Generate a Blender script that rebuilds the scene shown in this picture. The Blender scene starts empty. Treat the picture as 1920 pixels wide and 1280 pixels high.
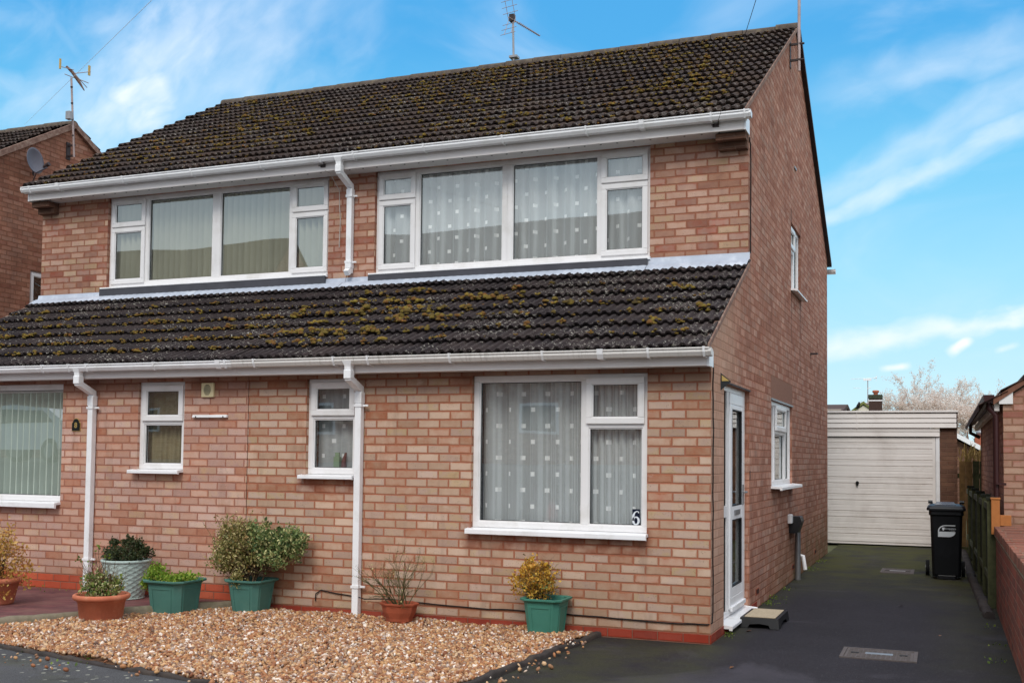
import bpy, math, random
import numpy as np
from mathutils import Vector, Matrix
random.seed(7); rng = np.random.default_rng(11)
C = bpy.context.scene.collection
PI = math.pi
# ------------------------------------------------------------------ camera
cam = bpy.data.cameras.new('camera'); camo = bpy.data.objects.new('camera', cam); C.objects.link(camo)
cr = Vector((0.92914, 0.36958, 0.01096)); cu = Vector((0.00669, -0.04646, 0.99890)); cf = Vector((-0.36968, 0.92804, 0.04564))
m = Matrix((cr, cu, -cf)).transposed().to_4x4(); m.translation = Vector((1.7478, -8.7293, 1.4684))
camo.matrix_world = m
cam.sensor_width = 36; cam.lens = 2035.8 / 1920 * 36; cam.shift_y = 125.0 / 1920; cam.clip_start = .05; cam.clip_end = 3000
bpy.context.scene.camera = camo
vs = bpy.context.scene.view_settings
vs.view_transform = 'Standard'; vs.look = 'None'; vs.exposure = .14; vs.gamma = 1
bpy.context.scene.cycles.max_bounces = 8; bpy.context.scene.cycles.transparent_max_bounces = 12
# ------------------------------------------------------------------ node helper
class NT:
    def __init__(s, nt): s.nt = nt; s.n = nt.nodes; s.l = nt.links
    def node(s, t, **k):
        n = s.n.new(t)
        for a, b in k.items(): setattr(n, a, b)
        return n
    def put(s, sock, v):
        if v is None: return
        if isinstance(v, bpy.types.NodeSocket): s.l.new(v, sock)
        else: sock.default_value = v
    def math(s, op, a, b=None, c=None, clamp=False):
        n = s.node('ShaderNodeMath', operation=op); n.use_clamp = clamp
        s.put(n.inputs[0], a); s.put(n.inputs[1], b)
        if c is not None: s.put(n.inputs[2], c)
        return n.outputs[0]
    def mr(s, v, a, b, c=0., d=1., smooth=False):
        n = s.node('ShaderNodeMapRange'); n.clamp = True
        if smooth: n.interpolation_type = 'SMOOTHSTEP'
        for i, x in enumerate((v, a, b, c, d)): s.put(n.inputs[i], x)
        return n.outputs[0]
    def mix(s, f, a, b, mode='MIX'):
        n = s.node('ShaderNodeMix', data_type='RGBA', blend_type=mode)
        s.put(n.inputs[0], f); s.put(n.inputs[6], a); s.put(n.inputs[7], b)
        return n.outputs[2]
    def ramp(s, f, stops, interp='LINEAR'):
        n = s.node('ShaderNodeValToRGB'); r = n.color_ramp; r.interpolation = interp
        while len(r.elements) < len(stops): r.elements.new(.5)
        for e, (p, c) in zip(r.elements, stops): e.position = p; e.color = (*c[:3], 1)
        s.put(n.inputs[0], f); return n.outputs[0]
    def noise(s, vec, scale, detail=3., rough=.5, dist=0., col=False):
        n = s.node('ShaderNodeTexNoise'); s.put(n.inputs['Vector'], vec); n.inputs['Scale'].default_value = scale
        n.inputs['Detail'].default_value = detail; n.inputs['Roughness'].default_value = rough; n.inputs['Distortion'].default_value = dist
        return n.outputs['Color' if col else 'Fac']
    def vor(s, vec, scale, feature='F1', out='Distance', rnd=1.):
        n = s.node('ShaderNodeTexVoronoi', feature=feature); s.put(n.inputs['Vector'], vec); n.inputs['Scale'].default_value = scale
        n.inputs['Randomness'].default_value = rnd
        return n.outputs[out]
    def white(s, vec, out='Value'):
        n = s.node('ShaderNodeTexWhiteNoise', noise_dimensions='3D'); s.put(n.inputs['Vector'], vec); return n.outputs[out]
    def xyz(s, v):
        n = s.node('ShaderNodeSeparateXYZ'); s.put(n.inputs[0], v); return n.outputs
    def cmb(s, x, y, z):
        n = s.node('ShaderNodeCombineXYZ'); s.put(n.inputs[0], x); s.put(n.inputs[1], y); s.put(n.inputs[2], z); return n.outputs[0]
    def vmul(s, v, t):
        n = s.node('ShaderNodeVectorMath', operation='MULTIPLY'); s.put(n.inputs[0], v); n.inputs[1].default_value = t; return n.outputs[0]
    def pos(s): return s.node('ShaderNodeNewGeometry').outputs['Position']
    def bump(s, h, strength, dist, normal=None):
        n = s.node('ShaderNodeBump'); n.inputs['Strength'].default_value = strength; n.inputs['Distance'].default_value = dist
        s.put(n.inputs['Height'], h)
        if normal is not None: s.put(n.inputs['Normal'], normal)
        return n.outputs[0]
def g(*c):
    return tuple(((x / 255) / 12.92 if x / 255 < .04045 else ((x / 255 + .055) / 1.055) ** 2.4) for x in c) + (1.,)
MATS = {}
def newmat(name):
    mt = bpy.data.materials.new(name); mt.use_nodes = True; MATS[name] = mt
    T = NT(mt.node_tree); T.b = T.n['Principled BSDF']; T.b.inputs['Specular IOR Level'].default_value = .3
    return mt, T
def simple(name, col, rough=.5, var=.12, vscale=6., bump=0., bscale=60., metal=0., spec=.3, dirt=None, dirt_amt=0., dscale=3.):
    mt, T = newmat(name); p = T.pos()
    n = T.noise(p, vscale, 4.); f = T.mr(n, .25, .75, 1 - var, 1 + var)
    c = T.mix(1., col, T.cmb(f, f, f), 'MULTIPLY')
    if dirt:
        d = T.mr(T.noise(p, dscale, 6., .65), .5, .72, 0, dirt_amt); c = T.mix(d, c, dirt)
    T.put(T.b.inputs['Base Color'], c); T.b.inputs['Roughness'].default_value = rough; T.b.inputs['Metallic'].default_value = metal
    T.b.inputs['Specular IOR Level'].default_value = spec
    if bump: T.put(T.b.inputs['Normal'], T.bump(T.noise(p, bscale, 4.), bump, .004))
    return mt
# ------------------------------------------------------------------ world and sun
SUN_EL, SUN_AZ = math.radians(46), math.radians(171)   # azimuth clockwise from +Y: behind the camera
w = bpy.data.worlds.new('World'); bpy.context.scene.world = w; w.use_nodes = True
T = NT(w.node_tree); bg = T.n['Background']
sky = T.node('ShaderNodeTexSky', sky_type='NISHITA'); sky.sun_disc = False; sky.sun_elevation = SUN_EL; sky.sun_rotation = SUN_AZ
sky.air_density = 1.0; sky.dust_density = .6; sky.ozone_density = 2.5
D = T.node('ShaderNodeTexCoord').outputs['Generated']; X, Y, Z = T.xyz(D)
az = T.math('MULTIPLY', T.math('ARCTAN2', X, Y), 180 / PI); el = T.math('MULTIPLY', T.math('ARCSINE', Z), 180 / PI)
skyn = T.mix(1., sky.outputs[0], (.11, .11, .11, 1), 'MULTIPLY')
grad = T.ramp(T.mr(el, -2., 30.), [(0., g(214, 238, 246)), (.18, g(190, 230, 245)), (.35, g(154, 218, 245)), (.52, g(112, 198, 240)), (.72, g(76, 170, 230)), (1., g(70, 160, 226))])
base = T.mix(.9, skyn, grad)
sv = T.cmb(T.math('MULTIPLY', az, .05), T.math('MULTIPLY', el, .11), 0.)
big = T.noise(sv, 1.6, 5., .55, .6)
def band(a0, e0, a1, e1, w0, w1, amt, seed):
    L = math.hypot(a1 - a0, e1 - e0); ux, uy = (a1 - a0) / L, (e1 - e0) / L
    da = T.math('SUBTRACT', az, a0); de = T.math('SUBTRACT', el, e0)
    t = T.math('ADD', T.math('MULTIPLY', da, ux), T.math('MULTIPLY', de, uy))
    d = T.math('SUBTRACT', T.math('MULTIPLY', de, ux), T.math('MULTIPLY', da, uy))
    wob = T.noise(T.cmb(T.math('MULTIPLY', t, .30), T.math('MULTIPLY', d, .5), seed), 1., 4., .5, .3)
    dd = T.math('ABSOLUTE', T.math('ADD', d, T.math('MULTIPLY', T.math('SUBTRACT', wob, .5), w0 * 1.6)))
    ww = T.mr(t, 0., L, w0, w1)
    k = T.math('SUBTRACT', 1., T.math('DIVIDE', dd, ww), clamp=True)
    k = T.mr(k, 0., 1., 0., 1., True)
    ends = T.math('MULTIPLY', T.mr(t, -.4 * L, .15 * L), T.mr(t, .85 * L, 1.4 * L, 1., 0.))
    tex = T.mr(T.noise(T.cmb(T.math('MULTIPLY', t, .45), T.math('MULTIPLY', d, .95), seed + 9), 1., 4., .5, .3), .25, .75, .45, 1.)
    return T.math('MULTIPLY', T.math('MULTIPLY', T.math('MULTIPLY', k, ends), tex), amt)
cl = T.mr(big, .46, .84, 0., .30, True)
for b in [(-46, 12, -34, 23, 7., 7., .42, 21.), (-6, 12.0, 5, 16.6, .8, 1.3, .58, 1.), (-6, 12.8, 5, 18.2, 1.4, 2.2, .38, 2.), (-6, 5.7, 5, 7.2, 1.25, .5, .8, 3.), (-43.8, 14.5, -37.8, 21.8, 3.4, 3.2, .62, 4.), (-39.5, 19., -37.2, 23., 1.8, 2., .25, 15.),
          (-42.0, 16.6, -39.6, 18.2, 2.2, 2.0, .85, 5.), (-48.5, 17.5, -43, 15.5, .9, 1.3, .26, 6.), (-4, 18.5, 4, 19.5, 1.6, 2., .34, 7.), (-36, 20.5, -31, 19., 1.4, 1.7, .14, 8.),
          (.4, 5.45, 1.1, 5.95, .42, .42, 1.3, 11.), (-2.7, 4.62, -1.8, 4.78, .22, .24, 1.0, 12.), (2.5, 5.4, 3.2, 5.6, .25, .25, .6, 13.), (-46, 21, -44, 19, .6, .6, .14, 14.)]:
    cl = T.math('MAXIMUM', cl, band(*b))
over = T.math('MAXIMUM', T.mr(el, 27., 50., 0., .85, True), T.mr(Y, .45, .05, 0., .9, True))  # unseen cloud overhead and behind the camera, added as soft white fill
over = T.math('MAXIMUM', over, T.math('MAXIMUM', T.mr(az, 7., 30., 0., .9, True), T.mr(az, -54., -75., 0., .9, True)))  # more unseen cloud added out of view at both sides to brighten the scene
over = T.math('MULTIPLY', over, T.mr(big, .25, .6, .7, 1.))
cl = T.math('MAXIMUM', cl, over, clamp=True)
cloudc = T.mix(T.mr(el, 0., 60.), g(240, 245, 250), (1.22, 1.24, 1.28, 1))
colr = T.mix(cl, base, cloudc)
colr = T.mix(T.mr(el, -1., -6., 0., 1.), colr, (.11, .10, .09, 1))
T.put(bg.inputs[0], colr); bg.inputs[1].default_value = 1.04
sun = bpy.data.lights.new('sun', 'SUN'); sun.energy = 1.6; sun.angle = math.radians(22); sun.color = (1., .95, .87)
so = bpy.data.objects.new('sun', sun); C.objects.link(so)
sd = Vector((math.sin(SUN_AZ) * math.cos(SUN_EL), math.cos(SUN_AZ) * math.cos(SUN_EL), math.sin(SUN_EL)))
so.rotation_euler = sd.to_track_quat('Z', 'Y').to_euler(); so.location = (0, -20, 20)
# ------------------------------------------------------------------ mesh helpers
class MB:
    def __init__(s): s.v = []; s.f = []; s.sm = []
    def add(s, vs, fs, smooth=False):
        o = len(s.v); s.v += [tuple(p) for p in vs]; s.f += [tuple(i + o for i in f) for f in fs]; s.sm += [smooth] * len(fs); return s
    def box(s, x0, x1, y0, y1, z0, z1, tf=None):
        vs = [(x, y, z) for x in (x0, x1) for y in (y0, y1) for z in (z0, z1)]
        if tf: vs = [tf(*p) for p in vs]
        return s.add(vs, [(0, 1, 3, 2), (4, 6, 7, 5), (0, 4, 5, 1), (2, 3, 7, 6), (0, 2, 6, 4), (1, 5, 7, 3)])
    def prism(s, poly, axis, a0, a1, smooth=False):
        n = len(poly)
        def mk(p, a): return {'x': (a, p[0], p[1]), 'y': (p[0], a, p[1]), 'z': (p[0], p[1], a)}[axis]
        vs = [mk(p, a0) for p in poly] + [mk(p, a1) for p in poly]
        fs = [(i, (i + 1) % n, (i + 1) % n + n, i + n) for i in range(n)]
        s.add(vs, fs, smooth); s.add(vs, [tuple(range(n)), tuple(range(n, 2 * n))[::-1]]); return s
    def tube(s, path, r, seg=8, smooth=True, cap=True, square=False):
        path = [Vector(p) for p in path]; rr = r if isinstance(r, (list, tuple)) else [r] * len(path)
        if square: seg = 4; smooth = False
        vs = []; up = None
        for i, p in enumerate(path):
            d = (path[min(i + 1, len(path) - 1)] - path[max(i - 1, 0)]).normalized()
            if up is None:
                up = Vector((0, 1, 0)) if abs(d.z) > .8 else Vector((0, 0, 1))
            a = d.cross(up).normalized(); b = a.cross(d).normalized(); up = b
            for k in range(seg):
                t = 2 * PI * (k + (.5 if square else 0)) / seg; q = rr[i] * (1.414 if square else 1)
                vs.append(p + (a * math.cos(t) + b * math.sin(t)) * q)
        fs = [(i * seg + k, i * seg + (k + 1) % seg, (i + 1) * seg + (k + 1) % seg, (i + 1) * seg + k) for i in range(len(path) - 1) for k in range(seg)]
        s.add(vs, fs, smooth)
        if cap: s.add(vs[:seg], [tuple(range(seg))[::-1]]); s.add(vs[-seg:], [tuple(range(seg))])
        return s
    def lathe(s, prof, cx, cy, seg=32, smooth=True, nfun=None, rot=0., sx=1., sy=1.):
        vs = []
        for r, z in prof:
            for k in range(seg):
                t = 2 * PI * k / seg + rot; q = r * (nfun(t, z) if nfun else 1)
                vs.append((cx + q * math.cos(t) * sx, cy + q * math.sin(t) * sy, z))
        fs = [(i * seg + k, i * seg + (k + 1) % seg, (i + 1) * seg + (k + 1) % seg, (i + 1) * seg + k) for i in range(len(prof) - 1) for k in range(seg)]
        return s.add(vs, fs, smooth)
    def build(s, name, mat, parent=None, bevel=0.):
        me = bpy.data.meshes.new(name); L = parent['_loc'] if parent is not None and '_loc' in parent.keys() else (0, 0, 0)
        me.from_pydata([(x - L[0], y - L[1], z - L[2]) for x, y, z in s.v], [], s.f); me.polygons.foreach_set('use_smooth', s.sm)
        me.materials.append(MATS[mat]); me.update()
        o = bpy.data.objects.new(name, me); C.objects.link(o)
        if parent is not None: o.parent = parent; o['_loc'] = L
        if bevel:
            b = o.modifiers.new('bevel', 'BEVEL'); b.width = bevel; b.segments = 2; b.limit_method = 'ANGLE'
        return o
def npobj(name, V, F, mat, parent=None, smooth=True):
    """numpy mesh: V (n,3), F (m,k)"""
    me = bpy.data.meshes.new(name); L = parent['_loc'] if parent is not None and '_loc' in parent.keys() else (0, 0, 0)
    V = np.asarray(V, np.float32) - np.array(L, np.float32); F = np.asarray(F, np.int32); k = F.shape[1]
    me.vertices.add(len(V)); me.vertices.foreach_set('co', V.ravel())
    me.loops.add(F.size); me.loops.foreach_set('vertex_index', F.ravel())
    me.polygons.add(len(F)); me.polygons.foreach_set('loop_start', np.arange(0, F.size, k, dtype=np.int32)); me.polygons.foreach_set('loop_total', np.full(len(F), k, np.int32))
    me.polygons.foreach_set('use_smooth', np.full(len(F), smooth)); me.update(calc_edges=True); me.validate()
    me.materials.append(MATS[mat]); o = bpy.data.objects.new(name, me); C.objects.link(o)
    if parent is not None: o.parent = parent; o['_loc'] = L
    return o
def thing(name, label, cat, loc=(0, 0, 0), group=None):
    o = bpy.data.objects.new(name, None); C.objects.link(o); o.location = loc; o['_loc'] = tuple(float(a) for a in loc); o['label'] = label; o['category'] = cat
    if group: o['group'] = group
    o.empty_display_size = .1
    return o
def tag(o, label, cat, group=None, kind=None):
    o['label'] = label; o['category'] = cat
    if group: o['group'] = group
    if kind: o['kind'] = kind
    return o
def struct(o): o['kind'] = 'structure'; return o
def rotmats(n, full=True):
    q = rng.normal(size=(n, 4)); q /= np.linalg.norm(q, axis=1)[:, None]; a, b, c, d = q.T
    return np.stack([1 - 2 * (c * c + d * d), 2 * (b * c - a * d), 2 * (b * d + a * c), 2 * (b * c + a * d), 1 - 2 * (b * b + d * d), 2 * (c * d - a * b), 2 * (b * d - a * c), 2 * (c * d + a * b), 1 - 2 * (b * b + c * c)], 1).reshape(n, 3, 3)
def scatter(bv, bf, pos, scale, rot=None):
    n = len(pos); bv = np.asarray(bv, float); bf = np.asarray(bf)
    sc = np.asarray(scale, float)
    if sc.ndim == 1: sc = np.repeat(sc[:, None], 3, 1)
    v = bv[None] * sc[:, None, :]
    if rot is not None: v = np.einsum('nij,nkj->nki', rot, v)
    v = v + np.asarray(pos)[:, None, :]
    return v.reshape(-1, 3), (bf[None] + (np.arange(n) * len(bv))[:, None, None]).reshape(-1, bf.shape[1])
def ico(sub=0):
    import bmesh
    bm = bmesh.new(); bmesh.ops.create_icosphere(bm, subdivisions=sub + 1, radius=1.); bm.verts.ensure_lookup_table()
    v = np.array([p.co[:] for p in bm.verts]); f = np.array([[a.index for a in q.verts] for q in bm.faces]); bm.free(); return v, f
FRONT = lambda Y0: (lambda u, o, w_: (u, Y0 - o, w_))
SIDE = lambda X0: (lambda u, o, w_: (X0 + o, u, w_))
def wall(mb, tf, u0, u1, z0, top, holes, th, extra=()):
    """wall sheet of thickness th; top(u) piecewise linear; holes (ua,ub,za,zb)"""
    us = sorted({u0, u1, *[h[0] for h in holes], *[h[1] for h in holes], *extra}); us = [u for u in us if u0 <= u <= u1]
    for a, b in zip(us, us[1:]):
        mid = (a + b) / 2; hs = sorted([h for h in holes if h[0] < mid < h[1]], key=lambda h: h[2])
        segs = []; z = z0
        for h in hs: segs.append((z, h[2])); z = h[3]
        ta, tb = top(a + 1e-5), top(b - 1e-5)
        def quad(za0, zb0, za1, zb1, o): return [tf(a, o, za0), tf(b, o, zb0), tf(b, o, zb1), tf(a, o, za1)]
        for s0, s1 in segs:
            mb.add(quad(s0, s0, s1, s1, 0), [(0, 1, 2, 3)]); mb.add(quad(s0, s0, s1, s1, -th), [(3, 2, 1, 0)])
        mb.add(quad(z, z, ta, tb, 0), [(0, 1, 2, 3)]); mb.add(quad(z, z, ta, tb, -th), [(3, 2, 1, 0)])
        mb.add([tf(a, 0, ta), tf(b, 0, tb), tf(b, -th, tb), tf(a, -th, ta)], [(0, 1, 2, 3)])
        mb.add([tf(a, 0, z0), tf(b, 0, z0), tf(b, -th, z0), tf(a, -th, z0)], [(3, 2, 1, 0)])
    for ua, ub, za, zb in holes:
        for q in ([(ua, za), (ub, za)], [(ub, za), (ub, zb)], [(ub, zb), (ua, zb)], [(ua, zb), (ua, za)]):
            (p0, q0), (p1, q1) = q; mb.add([tf(p0, 0, q0), tf(p1, 0, q1), tf(p1, -th, q1), tf(p0, -th, q0)], [(0, 1, 2, 3)])
    for u in (u0, u1):
        t_ = top(u0 + 1e-5 if u == u0 else u1 - 1e-5); mb.add([tf(u, 0, z0), tf(u, -th, z0), tf(u, -th, t_), tf(u, 0, t_)], [(0, 1, 2, 3)])
    return mb
# ------------------------------------------------------------------ materials
def brick(name, stops, mortar, pitch=.2113, z0=0., uoff=0., seed=0., streak=.0, mw=.0052, soot=0., course=.075, flat=False, light=.5, grime_tint=None, vs_=0.):
    mt, T = newmat(name); ge = T.node('ShaderNodeNewGeometry'); P = ge.outputs['Position']; N = ge.outputs['True Normal']
    x, y, z = T.xyz(P); nx, ny, nz = T.xyz(N); s = T.math('GREATER_THAN', T.math('ABSOLUTE', nx), .6)
    u = T.math('ADD', T.math('MULTIPLY', x, T.math('SUBTRACT', 1., s)), T.math('MULTIPLY', y, s))
    if flat: u, z = x, y
    wob = T.noise(P, 9., 2.); wob2 = T.noise(P, 60., 2.)
    zz = T.math('ADD', z, T.math('ADD', T.math('MULTIPLY', T.math('SUBTRACT', wob, .5), .006), T.math('MULTIPLY', T.math('SUBTRACT', wob2, .5), .004)))
    uu = T.math('ADD', u, T.math('MULTIPLY', T.math('SUBTRACT', wob2, .5), .005))
    r = T.math('DIVIDE', T.math('SUBTRACT', zz, z0), course); row = T.math('FLOOR', r); fz = T.math('FRACT', r)
    par = T.math('MULTIPLY', T.math('FLOORED_MODULO', row, 2.), .5)
    jit = T.math('MULTIPLY', T.math('SUBTRACT', T.white(T.cmb(row, seed, s)), .5), .10)
    c = T.math('ADD', T.math('DIVIDE', T.math('SUBTRACT', uu, uoff), pitch), T.math('ADD', par, jit)); col = T.math('FLOOR', c); fu = T.math('FRACT', c)
    du = T.math('MULTIPLY', T.math('MINIMUM', fu, T.math('SUBTRACT', 1., fu)), pitch); dz = T.math('MULTIPLY', T.math('MINIMUM', fz, T.math('SUBTRACT', 1., fz)), course)
    d = T.math('MINIMUM', du, dz); face = T.mr(d, mw, mw + .0035, 0., 1., True)
    idv = T.cmb(row, col, T.math('ADD', T.math('MULTIPLY', s, 17.), seed)); rnd = T.white(idv); rnd2 = T.white(T.vmul(idv, (1.7, 2.3, 1.1)))
    n1 = T.noise(T.cmb(u, z, T.math('MULTIPLY', rnd, 40.)), 11., 4., .6)
    v = T.math('ADD', T.math('MULTIPLY', rnd, .74), T.math('MULTIPLY', T.math('SUBTRACT', n1, .42 - vs_), .62), clamp=True)
    bc = T.ramp(v, stops)
    # pale dragwired heart of each brick against a redder edge
    heart = T.math('MULTIPLY', T.mr(T.math('ADD', d, T.math('MULTIPLY', T.math('SUBTRACT', n1, .5), .03)), .004, .022, 0., 1., True), T.mr(rnd2, .1, 1., .1, light))
    bc = T.mix(heart, bc, T.mix(.5, bc, g(214, 196, 182), 'MIX'))
    fine = T.noise(P, 190., 3., .7); st = T.noise(T.cmb(T.math('MULTIPLY', u, 42.), T.math('MULTIPLY', z, 5.), seed), 1., 3., .6)
    f = T.math('MULTIPLY', T.mr(fine, .2, .8, .86, 1.14), T.mr(st, .25, .75, 1 - streak, 1 + streak)); f = T.math('MULTIPLY', f, T.mr(rnd2, 0., 1., .88, 1.1))
    bc = T.mix(1., bc, T.cmb(f, f, f), 'MULTIPLY')
    spk = T.math('MULTIPLY', T.math('LESS_THAN', T.vor(T.vmul(P, (1, 1, 1)), 85.), .2), T.math('MULTIPLY', T.math('GREATER_THAN', rnd, .58), T.math('GREATER_THAN', T.noise(P, 14., 1.), .53)))
    bc = T.mix(T.math('MULTIPLY', spk, .7), bc, g(64, 48, 40))
    mc = T.mix(T.noise(P, 3., 5., .6), mortar, T.mix(.5, mortar, g(150, 120, 105)))
    colr = T.mix(face, mc, bc)
    bigv = T.mr(T.noise(P, .8, 4., .6), .3, .7, .9, 1.08); colr = T.mix(1., colr, T.cmb(bigv, bigv, bigv), 'MULTIPLY')
    if soot:
        sn = T.math('MULTIPLY', T.noise(T.vmul(P, (1., 1., .35)), 2.4, 5., .65), 1.); colr = T.mix(T.mr(sn, .48, .7, 0., soot), colr, g(74, 58, 54))
    if grime_tint: colr = grime_tint(T, colr, x, y, z, P)
    T.put(T.b.inputs['Base Color'], colr); T.b.inputs['Roughness'].default_value = .9; T.b.inputs['Specular IOR Level'].default_value = .15
    h = T.math('ADD', face, T.math('MULTIPLY', fine, .25)); h = T.math('ADD', h, T.math('MULTIPLY', rnd2, .15)); T.put(T.b.inputs['Normal'], T.bump(h, .75, .006))
    return mt
def low_green(T, colr, x, y, z, P):
    k = T.math('MULTIPLY', T.mr(z, .85, .05, 0., 1.), T.mr(y, 2.5, 6., .0, 1.)); k = T.math('MULTIPLY', k, T.mr(T.noise(P, 3., 5., .6), .3, .65, .1, .75))
    colr = T.mix(k, colr, g(104, 98, 62))
    lc = T.math('MULTIPLY', T.mr(T.math('ADD', y, T.math('MULTIPLY', T.noise(P, 5., 3.), .5)), .7, 1.9, 1., 0., True), T.math('LESS_THAN', z, 3.5))
    colr = T.mix(T.math('MULTIPLY', lc, .45), colr, g(206, 172, 148))
    # rain streaks below the sill ends of the landing window
    a = T.math('MINIMUM', T.math('ABSOLUTE', T.math('SUBTRACT', y, 4.98)), T.math('ABSOLUTE', T.math('SUBTRACT', y, 5.86)))
    s = T.math('MULTIPLY', T.mr(T.math('ADD', a, T.math('MULTIPLY', T.noise(P, 6., 3.), .05)), .03, .13, 1., 0., True), T.math('MULTIPLY', T.mr(z, 2.3, 3.5, 0., 1.), T.math('LESS_THAN', z, 4.6)))
    return T.mix(T.math('MULTIPLY', s, .55), colr, g(78, 58, 52))
def wall_edge(T, colr, x, y, z, P):
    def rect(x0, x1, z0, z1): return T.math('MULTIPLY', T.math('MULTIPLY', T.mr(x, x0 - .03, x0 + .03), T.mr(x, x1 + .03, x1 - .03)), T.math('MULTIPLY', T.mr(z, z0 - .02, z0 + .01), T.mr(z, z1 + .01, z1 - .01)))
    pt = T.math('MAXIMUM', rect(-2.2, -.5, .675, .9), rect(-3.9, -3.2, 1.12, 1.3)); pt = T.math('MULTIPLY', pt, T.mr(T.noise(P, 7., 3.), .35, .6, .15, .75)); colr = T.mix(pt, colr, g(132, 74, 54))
    rw = T.math('MULTIPLY', T.mr(z, 2.02, 2.16), T.mr(T.noise(P, 2., 4.), .3, .6, .2, .7)); colr = T.mix(rw, colr, g(104, 66, 54))  # brick turns darker and redder towards the top of the wall
    st = T.mr(T.noise(T.cmb(T.math('MULTIPLY', x, 3.), 0., T.math('MULTIPLY', z, .5)), 1.6, 5., .65), .56, .72, 0., .4); colr = T.mix(st, colr, g(120, 92, 78))
    ef = T.mr(T.noise(T.vmul(P, (1., 1., 1.6)), 4.5, 6., .7), .62, .74, 0., .35); colr = T.mix(ef, colr, g(216, 204, 194))
    k = T.math('MULTIPLY', T.mr(z, .55, .1, 0., 1.), T.mr(T.noise(P, 2.2, 5., .6), .3, .7, 0., .4)); return T.mix(k, colr, g(120, 100, 70))
brick('brick_front', [(0., g(166, 98, 68)), (.16, g(170, 120, 92)), (.36, g(180, 145, 120)), (.55, g(188, 157, 133)), (.74, g(176, 146, 130)), (.9, g(180, 150, 110)), (1., g(164, 134, 100))], g(168, 98, 70), z0=0., uoff=0., seed=3., light=.6, grime_tint=wall_edge, vs_=.10)
brick('brick_pink', [(0., g(174, 104, 78)), (.2, g(184, 128, 102)), (.45, g(190, 144, 124)), (.7, g(186, 147, 135)), (.9, g(198, 158, 124)), (1., g(184, 142, 104))], g(164, 104, 84), z0=0., uoff=-4.48, seed=8., mw=.0042, light=.7, grime_tint=wall_edge, vs_=.1)
brick('brick_upper', [(0., g(152, 82, 62)), (.2, g(148, 104, 88)), (.42, g(168, 122, 98)), (.62, g(176, 136, 118)), (.8, g(174, 140, 106)), (1., g(134, 98, 82))], g(150, 88, 64), z0=0., uoff=.02, seed=5., mw=.0045, soot=.25, light=.55)
brick('brick_side', [(0., g(150, 92, 72)), (.25, g(162, 108, 86)), (.5, g(174, 122, 100)), (.75, g(170, 128, 110)), (1., g(182, 142, 116))], g(160, 104, 80), pitch=.2113, z0=0., uoff=.0, seed=12., streak=.4, soot=.3, mw=.004, light=.35, grime_tint=low_green)
brick('brick_neighbour', [(0., g(134, 78, 58)), (.3, g(146, 94, 72)), (.6, g(160, 108, 84)), (.85, g(152, 110, 92)), (1., g(176, 136, 104))], g(126, 84, 64), z0=0., seed=21., streak=.12, soot=.42, mw=.0045, light=.25)
brick('brick_garden', [(0., g(92, 54, 50)), (.3, g(122, 62, 50)), (.6, g(142, 70, 54)), (.85, g(104, 66, 66)), (1., g(152, 88, 66))], g(132, 100, 80), z0=.02, seed=31., soot=.35, mw=.005, light=.08)
brick('brick_coping', [(0., g(104, 62, 50)), (.5, g(134, 78, 62)), (1., g(156, 98, 78))], g(120, 98, 80), pitch=.30, course=.085, seed=33., soot=.3, light=.1, flat=True)
brick('brick_garage', [(0., g(84, 56, 44)), (.5, g(104, 70, 54)), (1., g(120, 86, 66))], g(96, 72, 58), seed=41., soot=.4, light=.1)
brick('brick_right', [(0., g(148, 88, 74)), (.3, g(156, 106, 90)), (.6, g(166, 130, 108)), (.8, g(160, 118, 102)), (1., g(150, 128, 98))], g(140, 98, 76), seed=51., soot=.3, light=.35)
brick('brick_plinth', [(0., g(132, 50, 36)), (.5, g(152, 58, 40)), (1., g(164, 70, 48))], g(120, 66, 50), z0=0., uoff=0., seed=61., soot=.2, light=.0, mw=.003)
brick('brick_plinth_bright', [(0., g(170, 72, 48)), (.5, g(188, 84, 56)), (1., g(200, 98, 66))], g(136, 84, 66), z0=0., uoff=-4.48, seed=62., soot=.15, light=.0, mw=.003)
simple('soldier_brick', g(140, 100, 82), .9, .16, 30., .4, 120.)
simple('upvc', g(232, 230, 230), .32, .03, 3., spec=.45, dirt=g(176, 170, 156), dirt_amt=.34, dscale=3.2)
simple('upvc_bright', g(240, 240, 242), .3, .02, 3., spec=.45, dirt=g(176, 172, 158), dirt_amt=.3, dscale=5.)
simple('fascia_white', g(232, 226, 224), .4, .03, 2., spec=.35, dirt=g(168, 156, 146), dirt_amt=.25, dscale=1.4)
simple('soffit_white', g(216, 212, 210), .5, .03, 2.)
simple('vent_dark', g(40, 38, 38), .7)
simple('seal_black', g(26, 26, 28), .5)
mt, T = newmat('gutter_dirty'); P = T.pos(); x, y, z = T.xyz(P)
k = T.math('MULTIPLY', T.mr(T.noise(T.cmb(T.math('MULTIPLY', x, 30.), T.math('MULTIPLY', z, 4.), 0.), 1., 4., .7), .5, .7, 0., .6), T.mr(T.noise(P, 1.1, 3.), .42, .62, .05, .8))
T.put(T.b.inputs['Base Color'], T.mix(k, g(222, 218, 214), g(122, 118, 100))); T.b.inputs['Roughness'].default_value = .4
simple('lead_new', g(176, 184, 198), .5, .1, 5., .3, 30., spec=.4, dirt=g(220, 224, 230), dirt_amt=.5, dscale=5.)
simple('lead_shaded', g(70, 70, 76), .6, .15, 6., .3, 30.)  # lead darkened by the window sill shadow put into its colour
simple('mortar_band', g(132, 104, 92), .95, .25, 14., .8, 70., dirt=g(176, 166, 150), dirt_amt=.5, dscale=14.)
simple('metal_grey', g(150, 150, 152), .4, .1, 9., metal=.6)
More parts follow.
